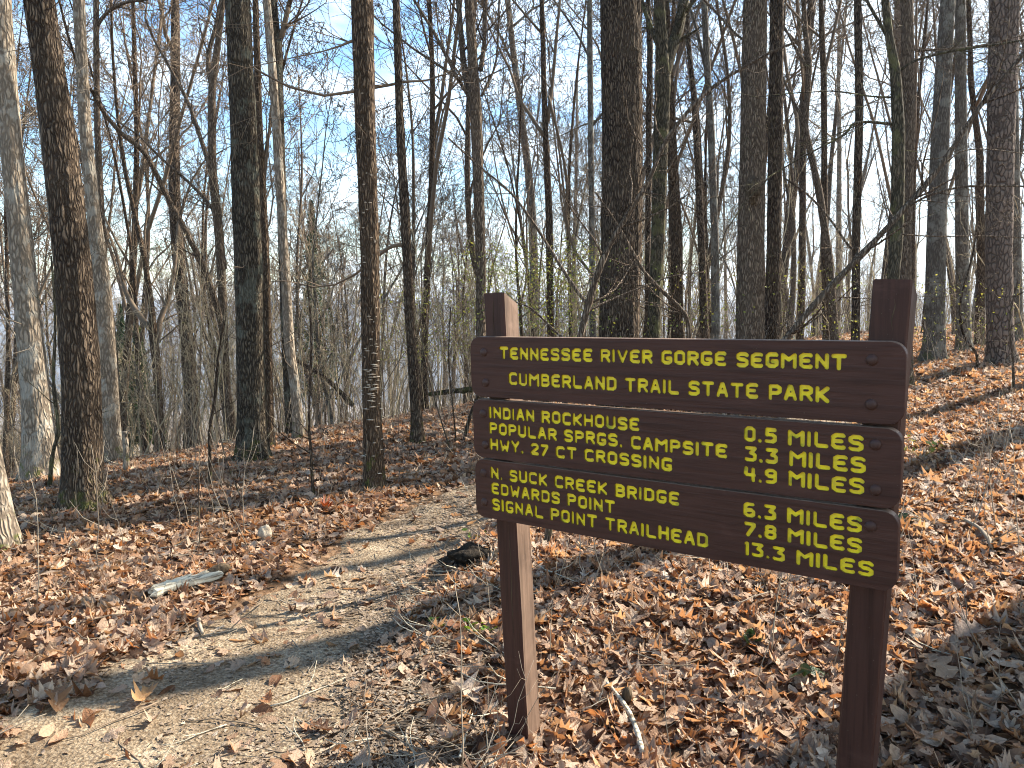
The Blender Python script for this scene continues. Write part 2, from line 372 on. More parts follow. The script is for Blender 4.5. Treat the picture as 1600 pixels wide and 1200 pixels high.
# far ridge across the gorge
rx = np.linspace(-2200, 1500, 150); rows = []
top = 1700 * (np.array(0.006) + 0.006 * fbm(rx / 420, rx * 0, 3, 5) * 2 + 0.0025 * fbm(rx / 25, rx * 0, 3, 8)) + 2
for t in (0, .2, .4, .6, .8, 1.0):
    yv = 1250 + 450 * t + 60 * fbm(rx / 160, rx * 0 + t * 4, 3, 2)
    rows.append(np.c_[rx, yv, -152 + (top + 152) * t ** 0.8 + (12 * fbm(rx / 90, rx * 0 + t * 5, 3, 4) if 0 < t < 1 else 0)])
for dy in (60, 500): rows.append(np.c_[rx, 1700 + dy + rx * 0, top - (2 if dy == 60 else 160)])
R_ = np.array(rows); idx = np.arange(R_.shape[0] * 150).reshape(R_.shape[0], 150)
Q = np.stack([idx[:-1, :-1], idx[:-1, 1:], idx[1:, 1:], idx[1:, :-1]], -1).reshape(-1, 4)
tag(link('hill', np_mesh('hill', R_.reshape(-1, 3), Q), M['hill']), kind='structure')
# path strip
NPA = 260; PC = path_resample(NPA)
T_ = np.gradient(PC, axis=0); T_ /= np.linalg.norm(T_, axis=1, keepdims=True); N_ = np.c_[-T_[:, 1], T_[:, 0]]
sv = np.linspace(-1, 1, 25); arc = np.arange(NPA)
wl = 0.60 + 0.5 * fbm(arc / 9.0, arc * 0 + 3, 4, 11); wr = 0.60 + 0.5 * fbm(arc / 9.0, arc * 0 + 9, 4, 12)
hw = np.where(sv[None] > 0, wl[:, None], wr[:, None])
hw = hw + 0.30 * np.clip((4.4 - PC[:, 1:2]) / 2.0, 0, 1) - 0.08
PX = PC[:, 0:1] + N_[:, 0:1] * sv[None] * hw; PY = PC[:, 1:2] + N_[:, 1:2] * sv[None] * hw
edge_sink = 0.02 * np.clip((np.abs(sv[None]) - 0.8) / 0.2, 0, 1) ** 2
PZ = H(PX, PY) + 0.012 + 0.014 * fbm(PX * 3, PY * 3, 4, 31) - edge_sink
idx = np.arange(PX.size).reshape(PX.shape)
Q = np.stack([idx[:-1, :-1], idx[1:, :-1], idx[1:, 1:], idx[:-1, 1:]], -1).reshape(-1, 4)
tag(link('path', np_mesh('path', np.c_[PX.ravel(), PY.ravel(), PZ.ravel()], Q[:, ::-1]), M['path']), kind='structure')

# ------------------------------------------------------------------ the trail sign
R_cw = np.array([[1, 0, 0], [0, -math.sin(PITCH), math.cos(PITCH)], [0, -math.cos(PITCH), -math.sin(PITCH)]])  # camera (x right, y down, z ahead) to world
a_ = R_cw @ np.array([0.81186427, 0.04493315, -0.58211461]); b_ = R_cw @ np.array([0.0227193, 0.99384762, 0.10840082])
a_ /= np.linalg.norm(a_); nrm = np.cross(a_, b_); nrm /= np.linalg.norm(nrm); b_ = np.cross(nrm, a_)
O_ = CAM + R_cw @ np.array([-0.16638943, -0.18724124, 3.05316033])
if nrm @ (CAM - O_) < 0: front = -nrm
else: front = nrm
# sign frame: x along the boards, z up, y away from the reader
SM = Matrix(((a_[0], -front[0], -b_[0], O_[0]), (a_[1], -front[1], -b_[1], O_[1]), (a_[2], -front[2], -b_[2], O_[2]), (0, 0, 0, 1)))
sign = bpy.data.objects.new('trail_sign', None); sc.collection.objects.link(sign); sign.empty_display_size = .1
BASEZ = -1.58                                       # sign frame height of the foot
sign.matrix_world = SM @ Matrix.Translation((0.11, 0.09, BASEZ))
tag(sign, 'brown wooden trail sign of three boards with yellow routed lettering on two posts', 'trail sign')
def to_sign(o, M4=None):
    o.parent = sign; o.matrix_parent_inverse = Matrix(); o.matrix_basis = Matrix.Translation((-0.11, -0.09, -BASEZ)) @ (M4 or Matrix())
WB = 1.5616; VB = [(0.0, 0.2355), (0.2480, 0.4810), (0.4905, 0.7275)]; TH = 0.038
# posts: leaning a little towards each other at the foot, tops cut on a slope
import bmesh
def post(uc_top, v_top, uc_ref, wd, dp, slope, foot):
    du = (uc_ref - uc_top) / 0.735
    bm = bmesh.new(); rings = []
    zs = [foot] + list(np.linspace(foot + 0.05, -v_top - 0.09, 26)) + [-v_top]
    for i, z in enumerate(zs):
        uc = uc_top + du * (-z)
        y0, y1 = TH + 0.001, TH + 0.001 + dp
        ring = []
        ch = 0.006
        for (sx, yy, cx, cy) in ((-1, y0, 1, 0), (-1, y0, 0, 1), (-1, y1, 0, -1), (-1, y1, 1, 0), (1, y1, -1, 0), (1, y1, 0, -1), (1, y0, 0, 1), (1, y0, -1, 0)):
            x = uc + sx * wd / 2 + cx * ch; y = yy + cy * ch
            zz = z - (slope * (y - y0) if i == len(zs) - 1 else 0) + (random.uniform(-.0025, .0025) if i == len(zs) - 1 else 0)
            jit = 0.0008
            ring.append(bm.verts.new((x + random.uniform(-jit, jit), y + random.uniform(-jit, jit), zz)))
        rings.append(ring)
    for r0, r1 in zip(rings[:-1], rings[1:]):
        for j in range(8): bm.faces.new((r0[j], r0[(j + 1) % 8], r1[(j + 1) % 8], r1[j]))
    bm.faces.new(rings[-1]); bm.faces.new(list(reversed(rings[0])))
    bmesh.ops.recalc_face_normals(bm, faces=bm.faces)
    me = bpy.data.meshes.new('post'); bm.to_mesh(me); bm.free(); return me
for (ut, vt, ur, wd, lab) in ((0.0965, -0.172, 0.1245, 0.100, 'left post with a pale sunlit side and a long crack'), (1.5060, -0.176, 1.4735, 0.104, None)):
    p = link('post', post(ut, vt, ur, wd, 0.100, 0.50, BASEZ - 0.30), M['post']); to_sign(p)
    if lab:
        p.data.materials.append(M['sunlit_paint'])       # faded flank, coloured paler still to carry the sunlight on it
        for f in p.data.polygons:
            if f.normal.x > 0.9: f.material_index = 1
    if lab: p['label'] = 'post with a pale sunlit side and a long crack'
    # cracks: thin dark checks running down the front, sunk as slivers
    for (x0, z0, z1) in (((-0.004, 0.165, 0.01), (0.012, -0.76, -1.30)) if lab else ((0.01, 0.12, 0.03),)):
        bm = bmesh.new(); pts = []; n = 26
        for i in range(n + 1):
            t = i / n; z = z0 + (z1 - z0) * t; uc = ut + (ur - ut) / 0.735 * (-z)
            wv = 0.0014 * math.sin(PI * t) + 0.0002
            x = uc + x0 + 0.003 * math.sin(t * 7) + random.uniform(-.0006, .0006)
            pts.append((bm.verts.new((x - wv, TH + 0.0003, z)), bm.verts.new((x + wv, TH + 0.0003, z))))
        for (p0, p1), (p2, p3) in zip(pts[:-1], pts[1:]): bm.faces.new((p0, p1, p3, p2))
        me = bpy.data.meshes.new('crack'); bm.to_mesh(me); bm.free()
        ck = link('crack', me, M['rot']); ck.parent = p
# ---- lettering: stroke font of a routed sign
G = {}
def g(ch, w, *strokes): G[ch] = (w, strokes)
c = 0.22
W1 = 0.56
g('A', W1, [(0, 0), (0, .62), (.17, 1), (W1 - .17, 1), (W1, .62), (W1, 0)], [(0, .38), (W1, .38)])
g('A', W1, [(0, 0), (W1 / 2 - .05, 1), (W1 / 2 + .05, 1), (W1, 0)], [(.12, .34), (W1 - .12, .34)])
g('B', W1, [(0, 0), (0, 1), (W1 - .18, 1), (W1 - .03, .86), (W1 - .03, .66), (W1 - .16, .53), (0.05, .53)], [(W1 - .16, .53), (W1, .38), (W1, .14), (W1 - .16, 0), (0, 0)])
g('C', W1, [(W1, .93), (W1 - .08, 1), (.14, 1), (0, .84), (0, .16), (.14, 0), (W1 - .08, 0), (W1, .07)])
g('D', W1, [(0, 0), (0, 1), (W1 - .16, 1), (W1, .84), (W1, .16), (W1 - .16, 0), (0, 0)])
g('E', W1, [(W1, .96), (W1 - .05, 1), (.16, 1), (0, .84), (0, .16), (.16, 0), (W1 - .05, 0), (W1, .04)], [(0.02, .52), (W1 - .12, .52)])
g('G', W1, [(W1, .94), (W1 - .06, 1), (.14, 1), (0, .84), (0, .16), (.14, 0), (W1 - .14, 0), (W1, .14), (W1, .42), (W1 - .26, .42)])
g('H', W1, [(0, 0), (0, 1)], [(W1, 0), (W1, 1)], [(0, .5), (W1, .5)])
g('I', 0.0, [(0, 0), (0, 1)])
g('K', W1, [(0, 0), (0, 1)], [(W1, 1), (.12, .5), (W1, 0)], [(0, .5), (.12, .5)])
g('L', W1, [(0, 1), (0, .12), (.1, 0), (W1, 0)])
g('M', .72, [(0, 0), (0, 1), (.36, .62), (.72, 1), (.72, 0)])
g('N', W1, [(0, 0), (0, 1), (W1, 0), (W1, 1)])
g('O', W1, [(0, .16), (0, .84), (.15, 1), (W1 - .15, 1), (W1, .84), (W1, .16), (W1 - .15, 0), (.15, 0), (0, .16)])
g('P', W1, [(0, 0), (0, 1), (W1 - .16, 1), (W1, .86), (W1, .6), (W1 - .16, .46), (0, .46)])
g('R', W1, [(0, 0), (0, 1), (W1 - .16, 1), (W1, .86), (W1, .62), (W1 - .16, .48), (0, .48)], [(W1 - .26, .48), (W1, 0)])
g('S', W1, [(W1, .9), (W1 - .12, 1), (.14, 1), (0, .87), (0, .66), (.14, .53), (W1 - .14, .5), (W1, .37), (W1, .14), (W1 - .14, 0), (.1, 0), (0, .06)])
g('T', W1 + .06, [(0, 1), (W1 + .06, 1)], [((W1 + .06) / 2, 1), ((W1 + .06) / 2, 0)])
g('U', W1, [(0, 1), (0, .16), (.15, 0), (W1 - .15, 0), (W1, .16), (W1, 1)])
g('V', .62, [(0, 1), (.31, 0), (.62, 1)])
g('W', .72, [(0, 1), (.16, 0), (.36, .5), (.56, 0), (.72, 1)])
g('Y', W1, [(0, 1), (W1 / 2, .48), (W1, 1)], [(W1 / 2, .48), (W1 / 2, 0)])
g('.', 0.0, [(0, 0), (0, 0.01)])
g('0', .48, [(0, .14), (0, .86), (.13, 1), (.35, 1), (.48, .86), (.48, .14), (.35, 0), (.13, 0), (0, .14)])
g('1', .08, [(0, .95), (.08, 1), (.08, 0)])
g('2', .50, [(0, .88), (.12, 1), (.38, 1), (.5, .86), (.5, .66), (0, .08), (.04, 0), (.5, 0)])
g('3', .50, [(0, 1), (.5, 1), (.26, .58), (.38, .56), (.5, .42), (.5, .12), (.38, 0), (.04, 0), (0, .04)])
g('4', .50, [(.02, 1), (.0, .56), (.06, .46), (.5, .46)], [(.44, .95), (.44, 0)])
g('5', .50, [(.48, 1), (.06, 1), (.04, .58), (.36, .58), (.5, .44), (.5, .14), (.37, 0), (0, .02)])
g('6', .50, [(.46, 1), (.14, 1), (0, .84), (0, .14), (.13, 0), (.37, 0), (.5, .14), (.5, .38), (.37, .5), (0, .48)])
g('7', .50, [(0, 1), (.5, 1), (.5, .9), (.12, 0)])
g('8', .50, [(.12, .53), (.02, .66), (.02, .88), (.13, 1), (.37, 1), (.48, .88), (.48, .66), (.38, .53), (.12, .53), (0, .4), (0, .14), (.13, 0), (.37, 0), (.5, .14), (.5, .4), (.38, .53)])
g('9', .50, [(.04, 0), (.36, 0), (.5, .16), (.5, .86), (.37, 1), (.13, 1), (0, .86), (0, .62), (.13, .5), (.5, .5)])
def capsule(p, q, r, n=5):
    d = np.array(q, float) - p; L = np.hypot(*d)
    ang = math.atan2(d[1], d[0]) if L > 1e-9 else 0
    out = []
    for i in range(n + 1): t = ang + PI / 2 + PI * i / n; out.append((p[0] + r * math.cos(t), p[1] + r * math.sin(t)))
    for i in range(n + 1): t = ang - PI / 2 + PI * i / n; out.append((q[0] + r * math.cos(t), q[1] + r * math.sin(t)))
    return out
SR = 0.0066                                          # stroke half width
def line_letters(text, u0, u1, vt, vb):
    """stroke capsules of each letter, laid between u0 and u1 (board frame, v down)"""
    h = (vb - vt) - 2 * SR; gap = 0.36; sp = 0.50
    x = 0; items = []
    for ch in text:
        if ch == ' ': x += sp; continue
        items.append((ch, x)); x += G[ch][0] + gap + (0.02 if ch in '.' else 0)
        if G[ch][0] == 0 and ch == 'I': x += 0.03
    total = items[-1][1] + G[items[-1][0]][0]
    s = (u1 - u0 - 2 * SR) / total
    res = []
    for ch, x in items:
        caps = []; wob = random.uniform(-.0012, .0012)
        for st in G[ch][1]:
            for p, q in zip(st[:-1], st[1:]):
                P_ = (u0 + SR + (x + p[0]) * s, vb - SR - p[1] * h + wob); Q_ = (u0 + SR + (x + q[0]) * s, vb - SR - q[1] * h + wob)
                caps.append(capsule(np.array(P_), np.array(Q_), SR * random.uniform(.86, 1.10)))
        res.append((ch, caps))
    return res
LINES = [[('TENNESSEE RIVER GORGE SEGMENT', .141, 1.4065, .0365, .0855), ('CUMBERLAND TRAIL STATE PARK', .183, 1.3605, .134, .1848)],
 [('INDIAN ROCKHOUSE', .0825, .739, .273, .3215), ('0.5 MILES', 1.104, 1.4578, .2723, .3226),
  ('POPULAR SPRGS. CAMPSITE', .082, 1.0511, .3362, .385), ('3.3 MILES', 1.1065, 1.4658, .3367, .3872),
  ('HWY. 27 CT CROSSING', .0834, .8606, .4007, .449), ('4.9 MILES', 1.105, 1.4633, .4013, .4515)],
 [('N. SUCK CREEK BRIDGE', .0828, .8868, .5156, .565), ('6.3 MILES', 1.1046, 1.4598, .5174, .5679),
  ('EDWARDS POINT', .0834, .6412, .5786, .6277), ('7.8 MILES', 1.1073, 1.4614, .5816, .6307),
  ('SIGNAL POINT TRAILHEAD', .085, .9886, .6430, .6936), ('13.3 MILES', 1.1080, 1.4945, .6472, .6958)]]
BOLTS = [[(.0668, .060), (.0721, .1796), (1.474, .0524), (1.4754, .1811)], [(.0551, .3037), (.0618, .4294), (1.4898, .2975), (1.4934, .431)], [(.0505, .5449), (.0497, .6644), (1.4835, .5412)]]
BLAB = ['top board reading TENNESSEE RIVER GORGE SEGMENT CUMBERLAND TRAIL STATE PARK', 'middle board with three destinations from INDIAN ROCKHOUSE to HWY. 27 CT CROSSING',
        'bottom board with three destinations from N. SUCK CREEK BRIDGE to SIGNAL POINT TRAILHEAD']
DEPTH = 0.0065
def bolt_mesh():
    V = []; Q = []; rs = ((0.0165, 0), (0.0165, .002), (0.0145, .0045), (0.010, .007), (.005, .0083)); n = 16
    for r, h in rs:
        for i in range(n): V.append((r * math.cos(2 * PI * i / n), -h, r * math.sin(2 * PI * i / n)))
    for k_ in range(len(rs) - 1):
        for i in range(n): Q.append((k_ * n + i, k_ * n + (i + 1) % n, (k_ + 1) * n + (i + 1) % n, (k_ + 1) * n + i))
    V.append((0, -.0087, 0)); T = [((len(rs) - 1) * n + i, (len(rs) - 1) * n + (i + 1) % n, len(V) - 1) for i in range(n)]
    return np_mesh('bolt', V, Q, T)
bolt_me = bolt_mesh(); bolt_me.materials.append(M['bolt'])
for bi, (v0, v1) in enumerate(VB):
    du = (0.0, 0.0035, 0.0065)[bi]; dr = (0, -.004, -.006)[bi]
    # front outline, rounded corners
    r = 0.043; out = []
    for (cx, cy, a0) in ((WB + dr - r, v0 + r, -90), (WB + dr - r, v1 - r, 0), (du + r, v1 - r, 90), (du + r, v0 + r, 180)):
        for i in range(9):
            t = math.radians(a0 + 90 * i / 8); out.append((cx + r * math.cos(t), cy + r * math.sin(t)))
    letters = []
    for L in LINES[bi]: letters += line_letters(*L)
    verts = [Vector(p) for p in out]; faces = [list(range(len(out)))]; owner = [-1]
    for li, (ch, caps) in enumerate(letters):
        for cp in caps:
            s0 = len(verts); verts += [Vector(p) for p in cp]; faces.append(list(range(s0, s0 + len(cp)))); owner.append(li)
    ov, oe, of, _, _, oof = delaunay_2d_cdt(verts, [], faces, 1, 1e-6, True)
    V = [(p[0], 0.0, -p[1]) for p in ov]
    cls = []
    for ids in oof:
        ls = [owner[i] for i in ids if owner[i] >= 0]
        cls.append(ls[0] if ls else (-1 if ids else None))
    # board: face with holes + back + rim with a small round-over
    bm = bmesh.new(); bv = {}
    def gv(i, d=bv, b=bm, y=0.0):
        if i not in d: d[i] = b.verts.new((V[i][0], y, V[i][2]))
        return d[i]
    for f, cl in zip(of, cls):
        if cl == -1: bm.faces.new([gv(i) for i in f])
    loop_prev = None; rimsteps = ((0.0, 0.0), (0.0015, 0.003), (0.0015, TH - 0.003), (0.0, TH))
    ctr = np.array([(du + WB + dr) / 2, (v0 + v1) / 2])
    def off_pt(p, o):
        # push outwards along the rounded rectangle
        qx = min(max(p[0], du + r), WB + dr - r); qy = min(max(p[1], v0 + r), v1 - r)
        d = np.array([p[0] - qx, p[1] - qy]); L = np.hypot(*d)
        return p if L < 1e-9 else (p[0] + d[0] / L * o, p[1] + d[1] / L * o)
    first = []
    for p in out:
        best = min(range(len(ov)), key=lambda i: (ov[i][0] - p[0]) ** 2 + (ov[i][1] - p[1]) ** 2); first.append(gv(best))
    rings = [first]
    for o_, y_ in rimsteps[1:]:
        rings.append([bm.verts.new((off_pt(p, o_)[0], y_, -off_pt(p, o_)[1])) for p in out])
    for r0, r1 in zip(rings[:-1], rings[1:]):
        for j in range(len(out)): bm.faces.new((r0[j], r0[(j + 1) % len(out)], r1[(j + 1) % len(out)], r1[j]))
    bm.faces.new(rings[-1]); bmesh.ops.recalc_face_normals(bm, faces=bm.faces)
    me = bpy.data.meshes.new('board'); bm.to_mesh(me); bm.free()
    bo = link('board', me, M['board']); to_sign(bo); me.materials.append(M['sunlit_paint'])
    for f in me.polygons:                          # top edges coloured paler, standing in for the sunlit line along them
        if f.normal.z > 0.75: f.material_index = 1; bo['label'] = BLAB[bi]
    # each letter: groove floor and walls
    for li, (ch, caps) in enumerate(letters):
        fs = [f for f, cl in zip(of, cls) if cl == li]
        cnt = {}
        for f in fs:
            for i in range(len(f)):
                e = (f[i], f[(i + 1) % len(f)]); cnt[frozenset(e)] = cnt.get(frozenset(e), []) + [e]
        bm = bmesh.new(); lo = {}; hi = {}
        # boundary verts slope inwards towards the floor
        for f in fs:
            try: bm.faces.new([gv(i, lo, bm, DEPTH) for i in f])
            except ValueError: pass
        nf = len(bm.faces)
        for e in cnt.values():
            if len(e) == 1:
                i, j = e[0]
                q = bm.faces.new((gv(j, lo, bm, DEPTH), gv(i, lo, bm, DEPTH), gv(i, hi, bm, 0.0), gv(j, hi, bm, 0.0))); q.material_index = 1
        me = bpy.data.meshes.new('letter'); bm.to_mesh(me); bm.free()
        me.materials.append(M['yellow']); me.materials.append(M['groove'])
        lo_ = link('letter', me, None, bo); lo_['label'] = 'yellow letter ' + ch if ch.isalpha() else ('yellow full stop' if ch == '.' else 'yellow digit ' + ch)
    for (u, v) in BOLTS[bi]:
        b = link('bolt', bolt_me, None, bo, (u, 0.0, -v))

# ------------------------------------------------------------------ trees
def norm(v): return v / (np.linalg.norm(v) + 1e-12)
def perp(d, rng):
    a = rng.normal(size=3); a -= d * (a @ d); return norm(a)
def branch(tb, p, d, L, r, lev, rng, spec):
    """one limb with its children; lev counts down to 0 = finest twig"""
    k = (3, 4, 6, 8, 9)[lev]; sides = (3, 3, 4, 5, 7)[lev]
    pts = [p]; dd = d.copy(); step = L / (k - 1)
    for i in range(k - 1):
        dd = norm(dd + rng.normal(size=3) * spec['wob'] * (1.0 if lev > 1 else 1.3) + np.array([0, 0, spec['up'] * (1 if lev >= 2 else 0.5)]))
        p = p + dd * step; pts.append(p)
    pts = np.array(pts); t = np.linspace(0, 1, k)
    rr = np.maximum(r * (1 - 0.78 * t), spec['rmin'])
    tb.add(pts, rr, sides)
    if lev == 0: return
    n = spec['n'][lev]
    for i in range(n):
        f = 0.22 + 0.76 * (i + rng.uniform(0, 1)) / n
        x = f * (k - 1); j = min(int(x), k - 2); q = pts[j] * (1 - x + j) + pts[j + 1] * (x - j)
        loc = norm(pts[j + 1] - pts[j]); ang = rng.uniform(0.5, 1.05)
        nd = norm(loc * math.cos(ang) + perp(loc, rng) * math.sin(ang))
        branch(tb, q, nd, L * rng.uniform(0.34, 0.62) * (1.1 - 0.45 * f), max(r * (1 - 0.7 * f) * 0.55, spec['rmin']), lev - 1, rng, spec)
def grow_crown(tb, path, rad, z0, nl, rng, lev=3, spec=None, lim=(0.25, 0.42), angle=(0.45, 0.9)):
    """limbs set along the trunk polyline from height z0 up"""
    H_ = path[-1][2]
    for i in range(nl):
        z = z0 + (H_ - z0) * ((i + rng.uniform(0.1, 0.9)) / nl) ** 0.9
        j = int(np.searchsorted(path[:, 2], z)); j = min(max(j, 1), len(path) - 1)
        f = (z - path[j - 1, 2]) / max(path[j, 2] - path[j - 1, 2], 1e-6)
        q = path[j - 1] * (1 - f) + path[j] * f; r = rad[j - 1] * (1 - f) + rad[j] * f
        a = rng.uniform(0, 2 * PI); e = rng.uniform(*angle)
        d = np.array([math.cos(a) * math.sin(e), math.sin(a) * math.sin(e), math.cos(e)])
        L = (H_ - z0) * rng.uniform(*lim) * (1.15 - 0.75 * (z - z0) / (H_ - z0)) + 0.4
        branch(tb, q, d, L, max(min(r * 0.5, 0.018 * L + 0.004), spec['rmin'] * 1.5), lev, rng, spec)
def rich_trunk(path, rad, sides, rug=0.02, seed=0, flare=0.35, rfreq=11):
    """a trunk with furrowed relief in the mesh itself"""
    # resample finely low down
    s = np.r_[0, np.cumsum(np.linalg.norm(np.diff(path, axis=0), axis=1))]
    z = path[:, 2]; out = []; cur = 0
    while cur < s[-1]:
        out.append(cur); cur += 0.045 if np.interp(cur, s, z) < 5.5 else 0.5
    out.append(s[-1]); out = np.array(out)
    P = np.stack([np.interp(out, s, path[:, i]) for i in range(3)], 1); R = np.interp(out, s, rad)
    for _ in range(6): P[1:-1] = (P[:-2] + 2 * P[1:-1] + P[2:]) / 4
    hgt = P[:, 2]
    R = R * (1 + flare * np.exp(-np.maximum(hgt, 0) / 0.16))
    a = np.arange(sides) / sides * 2 * PI
    A, Zg = np.meshgrid(a, hgt)
    # seamless round noise: sample on a ring
    def ringn(f, fz, sd):
        x = np.cos(A) * f; y = np.sin(A) * f
        return vnoise2(x + Zg * fz * 0.37 + 40, y + Zg * fz + 40, sd)
    n_ = np.abs(ringn(rfreq * .42, 1.3, seed) - .5) * 2
    n2 = np.abs(ringn(rfreq * .8, 3.0, seed + 5) - .5) * 2
    lob = np.sin(A * 5 + seed + Zg * .3) * np.exp(-np.maximum(Zg, 0) / 0.22) * 0.10
    rr = R[:, None] * (1 + lob + 0.05 * (ringn(1.0, .8, seed + 9) - .5)) - rug * (1 - np.minimum(n_ * 1.6, 1)) - rug * .6 * (1 - np.minimum(n2 * 1.6, 1)) + rug * .7
    V = np.stack([P[:, 0:1] + rr * np.cos(A), P[:, 1:2] + rr * np.sin(A), P[:, 2:3] + 0 * A], -1)
    m, n = A.shape; idx = np.arange(m * n).reshape(m, n)
    Q = np.stack([idx[:-1], np.roll(idx[:-1], -1, 1), np.roll(idx[1:], -1, 1), idx[1:]], -1).reshape(-1, 4)
    return np_mesh('trunk', V.reshape(-1, 3), Q)
SPEC = dict(wob=0.16, up=0.06, rmin=0.0035, n=(0, 3, 4, 5, 6))
def custom_tree(name, label, Y, pix, mat, Htot, forks=(), side=(), crown_z=None, nl=7, rug=0.012, moss=True, group=None, flare=.35, lev=2, rfreq=11, sides=44, twigs=4, seed=None, wob=0.12, basez=None):
    """pix: (px, py, width_px) from the foot up, at distance Y"""
    rng = np.random.default_rng(seed if seed is not None else int(pix[0][0] * 7 + Y * 13))
    pts = np.array([at(p[0], p[1], Y) for p in pix]); rad = np.array([p[2] / 2 / F * Y for p in pix])
    base = pts[0].copy()
    gz = H1(base[0], base[1])
    if basez is None and abs(base[2] - gz) > 0.0:
        # the foot stands on the ground: carry the lowest stretch down (or stop it) there
        if base[2] > gz: pts = np.vstack([[base[0] + (base[0] - pts[1][0]) * .05, base[1], gz - .08], pts]); rad = np.r_[rad[0] * 1.05, rad]
        else: pts[0][2] = gz - .08
    base = np.array([pts[0][0], pts[0][1], gz])
    loc = pts - base
    top = loc[-1]; d = norm(loc[-1] - loc[-3] if len(loc) > 3 else loc[-1] - loc[-2]); d = norm(d * .6 + np.array([0, 0, .6]))
    r0 = rad[-1]; ext = [loc[-1]]; er = [r0]
    n = 9
    if Htot > top[2] + 0.5:
        for i in range(n):
            d = norm(d + rng.normal(size=3) * wob * .35 * np.array([1, 1, .2])); ext.append(ext[-1] + d * (Htot - top[2]) / n); er.append(max(r0 * (1 - .86 * (i + 1) / n), .008))
    path = np.vstack([loc, np.array(ext[1:]).reshape(-1, 3)]); rr = np.r_[rad, er[1:]]
    t = empty(name, base, label, 'tree', group)
    link('trunk', rich_trunk(path, rr, sides, rug, int(rng.integers(999)), flare, rfreq), M[mat], t)
    tb = Tubes()
    sp = dict(SPEC); sp['wob'] = .17
    cz = crown_z if crown_z is not None else max(top[2] * 0.98, Htot * .45)
    if len(ext) > 1: grow_crown(tb, path, rr, cz, nl, rng, lev, sp)
    # small dead twigs on the visible stem
    for i in range(twigs):
        z = rng.uniform(.6, min(top[2], 4.5)); j = min(max(int(np.searchsorted(path[:, 2], z)), 1), len(path) - 1)
        q = path[j - 1] + (path[j] - path[j - 1]) * (z - path[j - 1, 2]) / max(path[j, 2] - path[j - 1, 2], 1e-6)
        a = rng.uniform(0, 2 * PI); dd = norm(np.array([math.cos(a), math.sin(a), rng.uniform(-.1, .5)]))
        branch(tb, q, dd, rng.uniform(.4, 1.1), .007, 1, rng, dict(SPEC, rmin=.002, n=(0, 4, 4, 5)))
    for (pl, w0, w1, dy) in side:          # limbs seen in the photograph: pixels, widths, lean away
        n = len(pl); P3 = np.array([at(x, y, Y + dy * i / (n - 1)) for i, (x, y) in enumerate(pl)]) - base
        ks = np.linspace(0, n - 1, n * 3); Pf = np.stack([np.interp(ks, np.arange(n), P3[:, c_]) for c_ in range(3)], 1)
        Pf[1:-1] += rng.normal(size=(len(Pf) - 2, 3)) * 0.006; Rf = np.linspace(w0, w1, len(Pf)) / 2 / F * Y
        for _ in range(2): Pf[1:-1] = (Pf[:-2] + 2 * Pf[1:-1] + Pf[2:]) / 4
        tb.add(Pf, Rf, 9)
        for i in range(6):
            j = rng.integers(len(Pf) // 4, len(Pf) - 1); loc_d = norm(Pf[j + 1] - Pf[j])
            nd = norm(loc_d * .7 + perp(loc_d, rng) * .7)
            branch(tb, Pf[j], nd, rng.uniform(.5, 1.3), max(Rf[j] * .4, .003), 2, rng, dict(SPEC, rmin=.0022, n=(0, 3, 3, 5)))
        # limb ends run on out of the frame
        branch(tb, Pf[-1], norm(Pf[-1] - Pf[-3]), 2.0, Rf[-1], 2, rng, dict(SPEC, rmin=.003, n=(0, 3, 4, 5)))
    if tb.g: link('crown', tb.mesh('crown'), M['twig'] if mat not in ('pale', 'tan', 'grey', 'mossy') else M['twig_pale'] if mat == 'pale' else M[mat], t)
    return t
T = custom_tree
T('pale_barked_tree', 'pale leaning tree with green moss on its foot by the left edge', 8.4, [(64, 722, 52), (58, 640, 42), (48, 540, 37), (35, 400, 33), (18, 230, 30), (3, 30, 27)], 'pale', 17, rug=.006, side=[([(30, 300), (10, 210), (-20, 150)], 6, 4, .5)])
T('oak_tree', 'thick dark oak with deeply furrowed bark leaning left beside the path', 6.6, [(130, 798, 66), (129, 740, 56), (127, 600, 55), (113, 400, 50), (90, 200, 45), (60, 0, 40)], 'oak', 19, rug=.012, rfreq=14, twigs=2)
T('pale_barked_tree', 'pale slim tree standing half hidden behind the thick dark oak', 10.5, [(160, 690, 30), (152, 620, 24), (120, 500, 22), (95, 400, 22), (72, 200, 19), (52, 0, 17)], 'pale', 16, rug=.006)
T('grey_barked_tree', 'straight pale grey tree right of the dark oak, upright and bare', 10.0, [(173, 690, 32), (170, 600, 27), (160, 450, 25), (146, 330, 19), (133, 200, 17), (123, 0, 16)], 'pale', 17, rug=.006)
T('slender_tree', 'thin reddish stemmed tree rising close beside the straight pale grey tree', 12.5, [(183, 640, 15), (172, 500, 13), (161, 400, 11), (152, 200, 9), (149, 0, 8)], 'tan', 14, rug=.003, sides=24,
  side=[([(152, 40), (165, 20), (190, 5), (225, 0)], 6, 4, 0)])
T('forked_tree', 'small tree splitting low into three rising arms beyond the fallen log', 14.5, [(249, 672, 15), (248, 620, 12), (244, 560, 13), (239, 520, 13), (237, 480, 9), (225, 400, 8), (196, 270, 6)], 'brown', 11, rug=.003, sides=24, crown_z=5, nl=9, lev=3,
  side=[([(240, 520), (215, 490), (195, 455), (186, 410), (172, 370)], 10, 4, .6), ([(246, 535), (249, 500), (262, 470), (272, 430), (280, 340)], 10, 5, .4)])
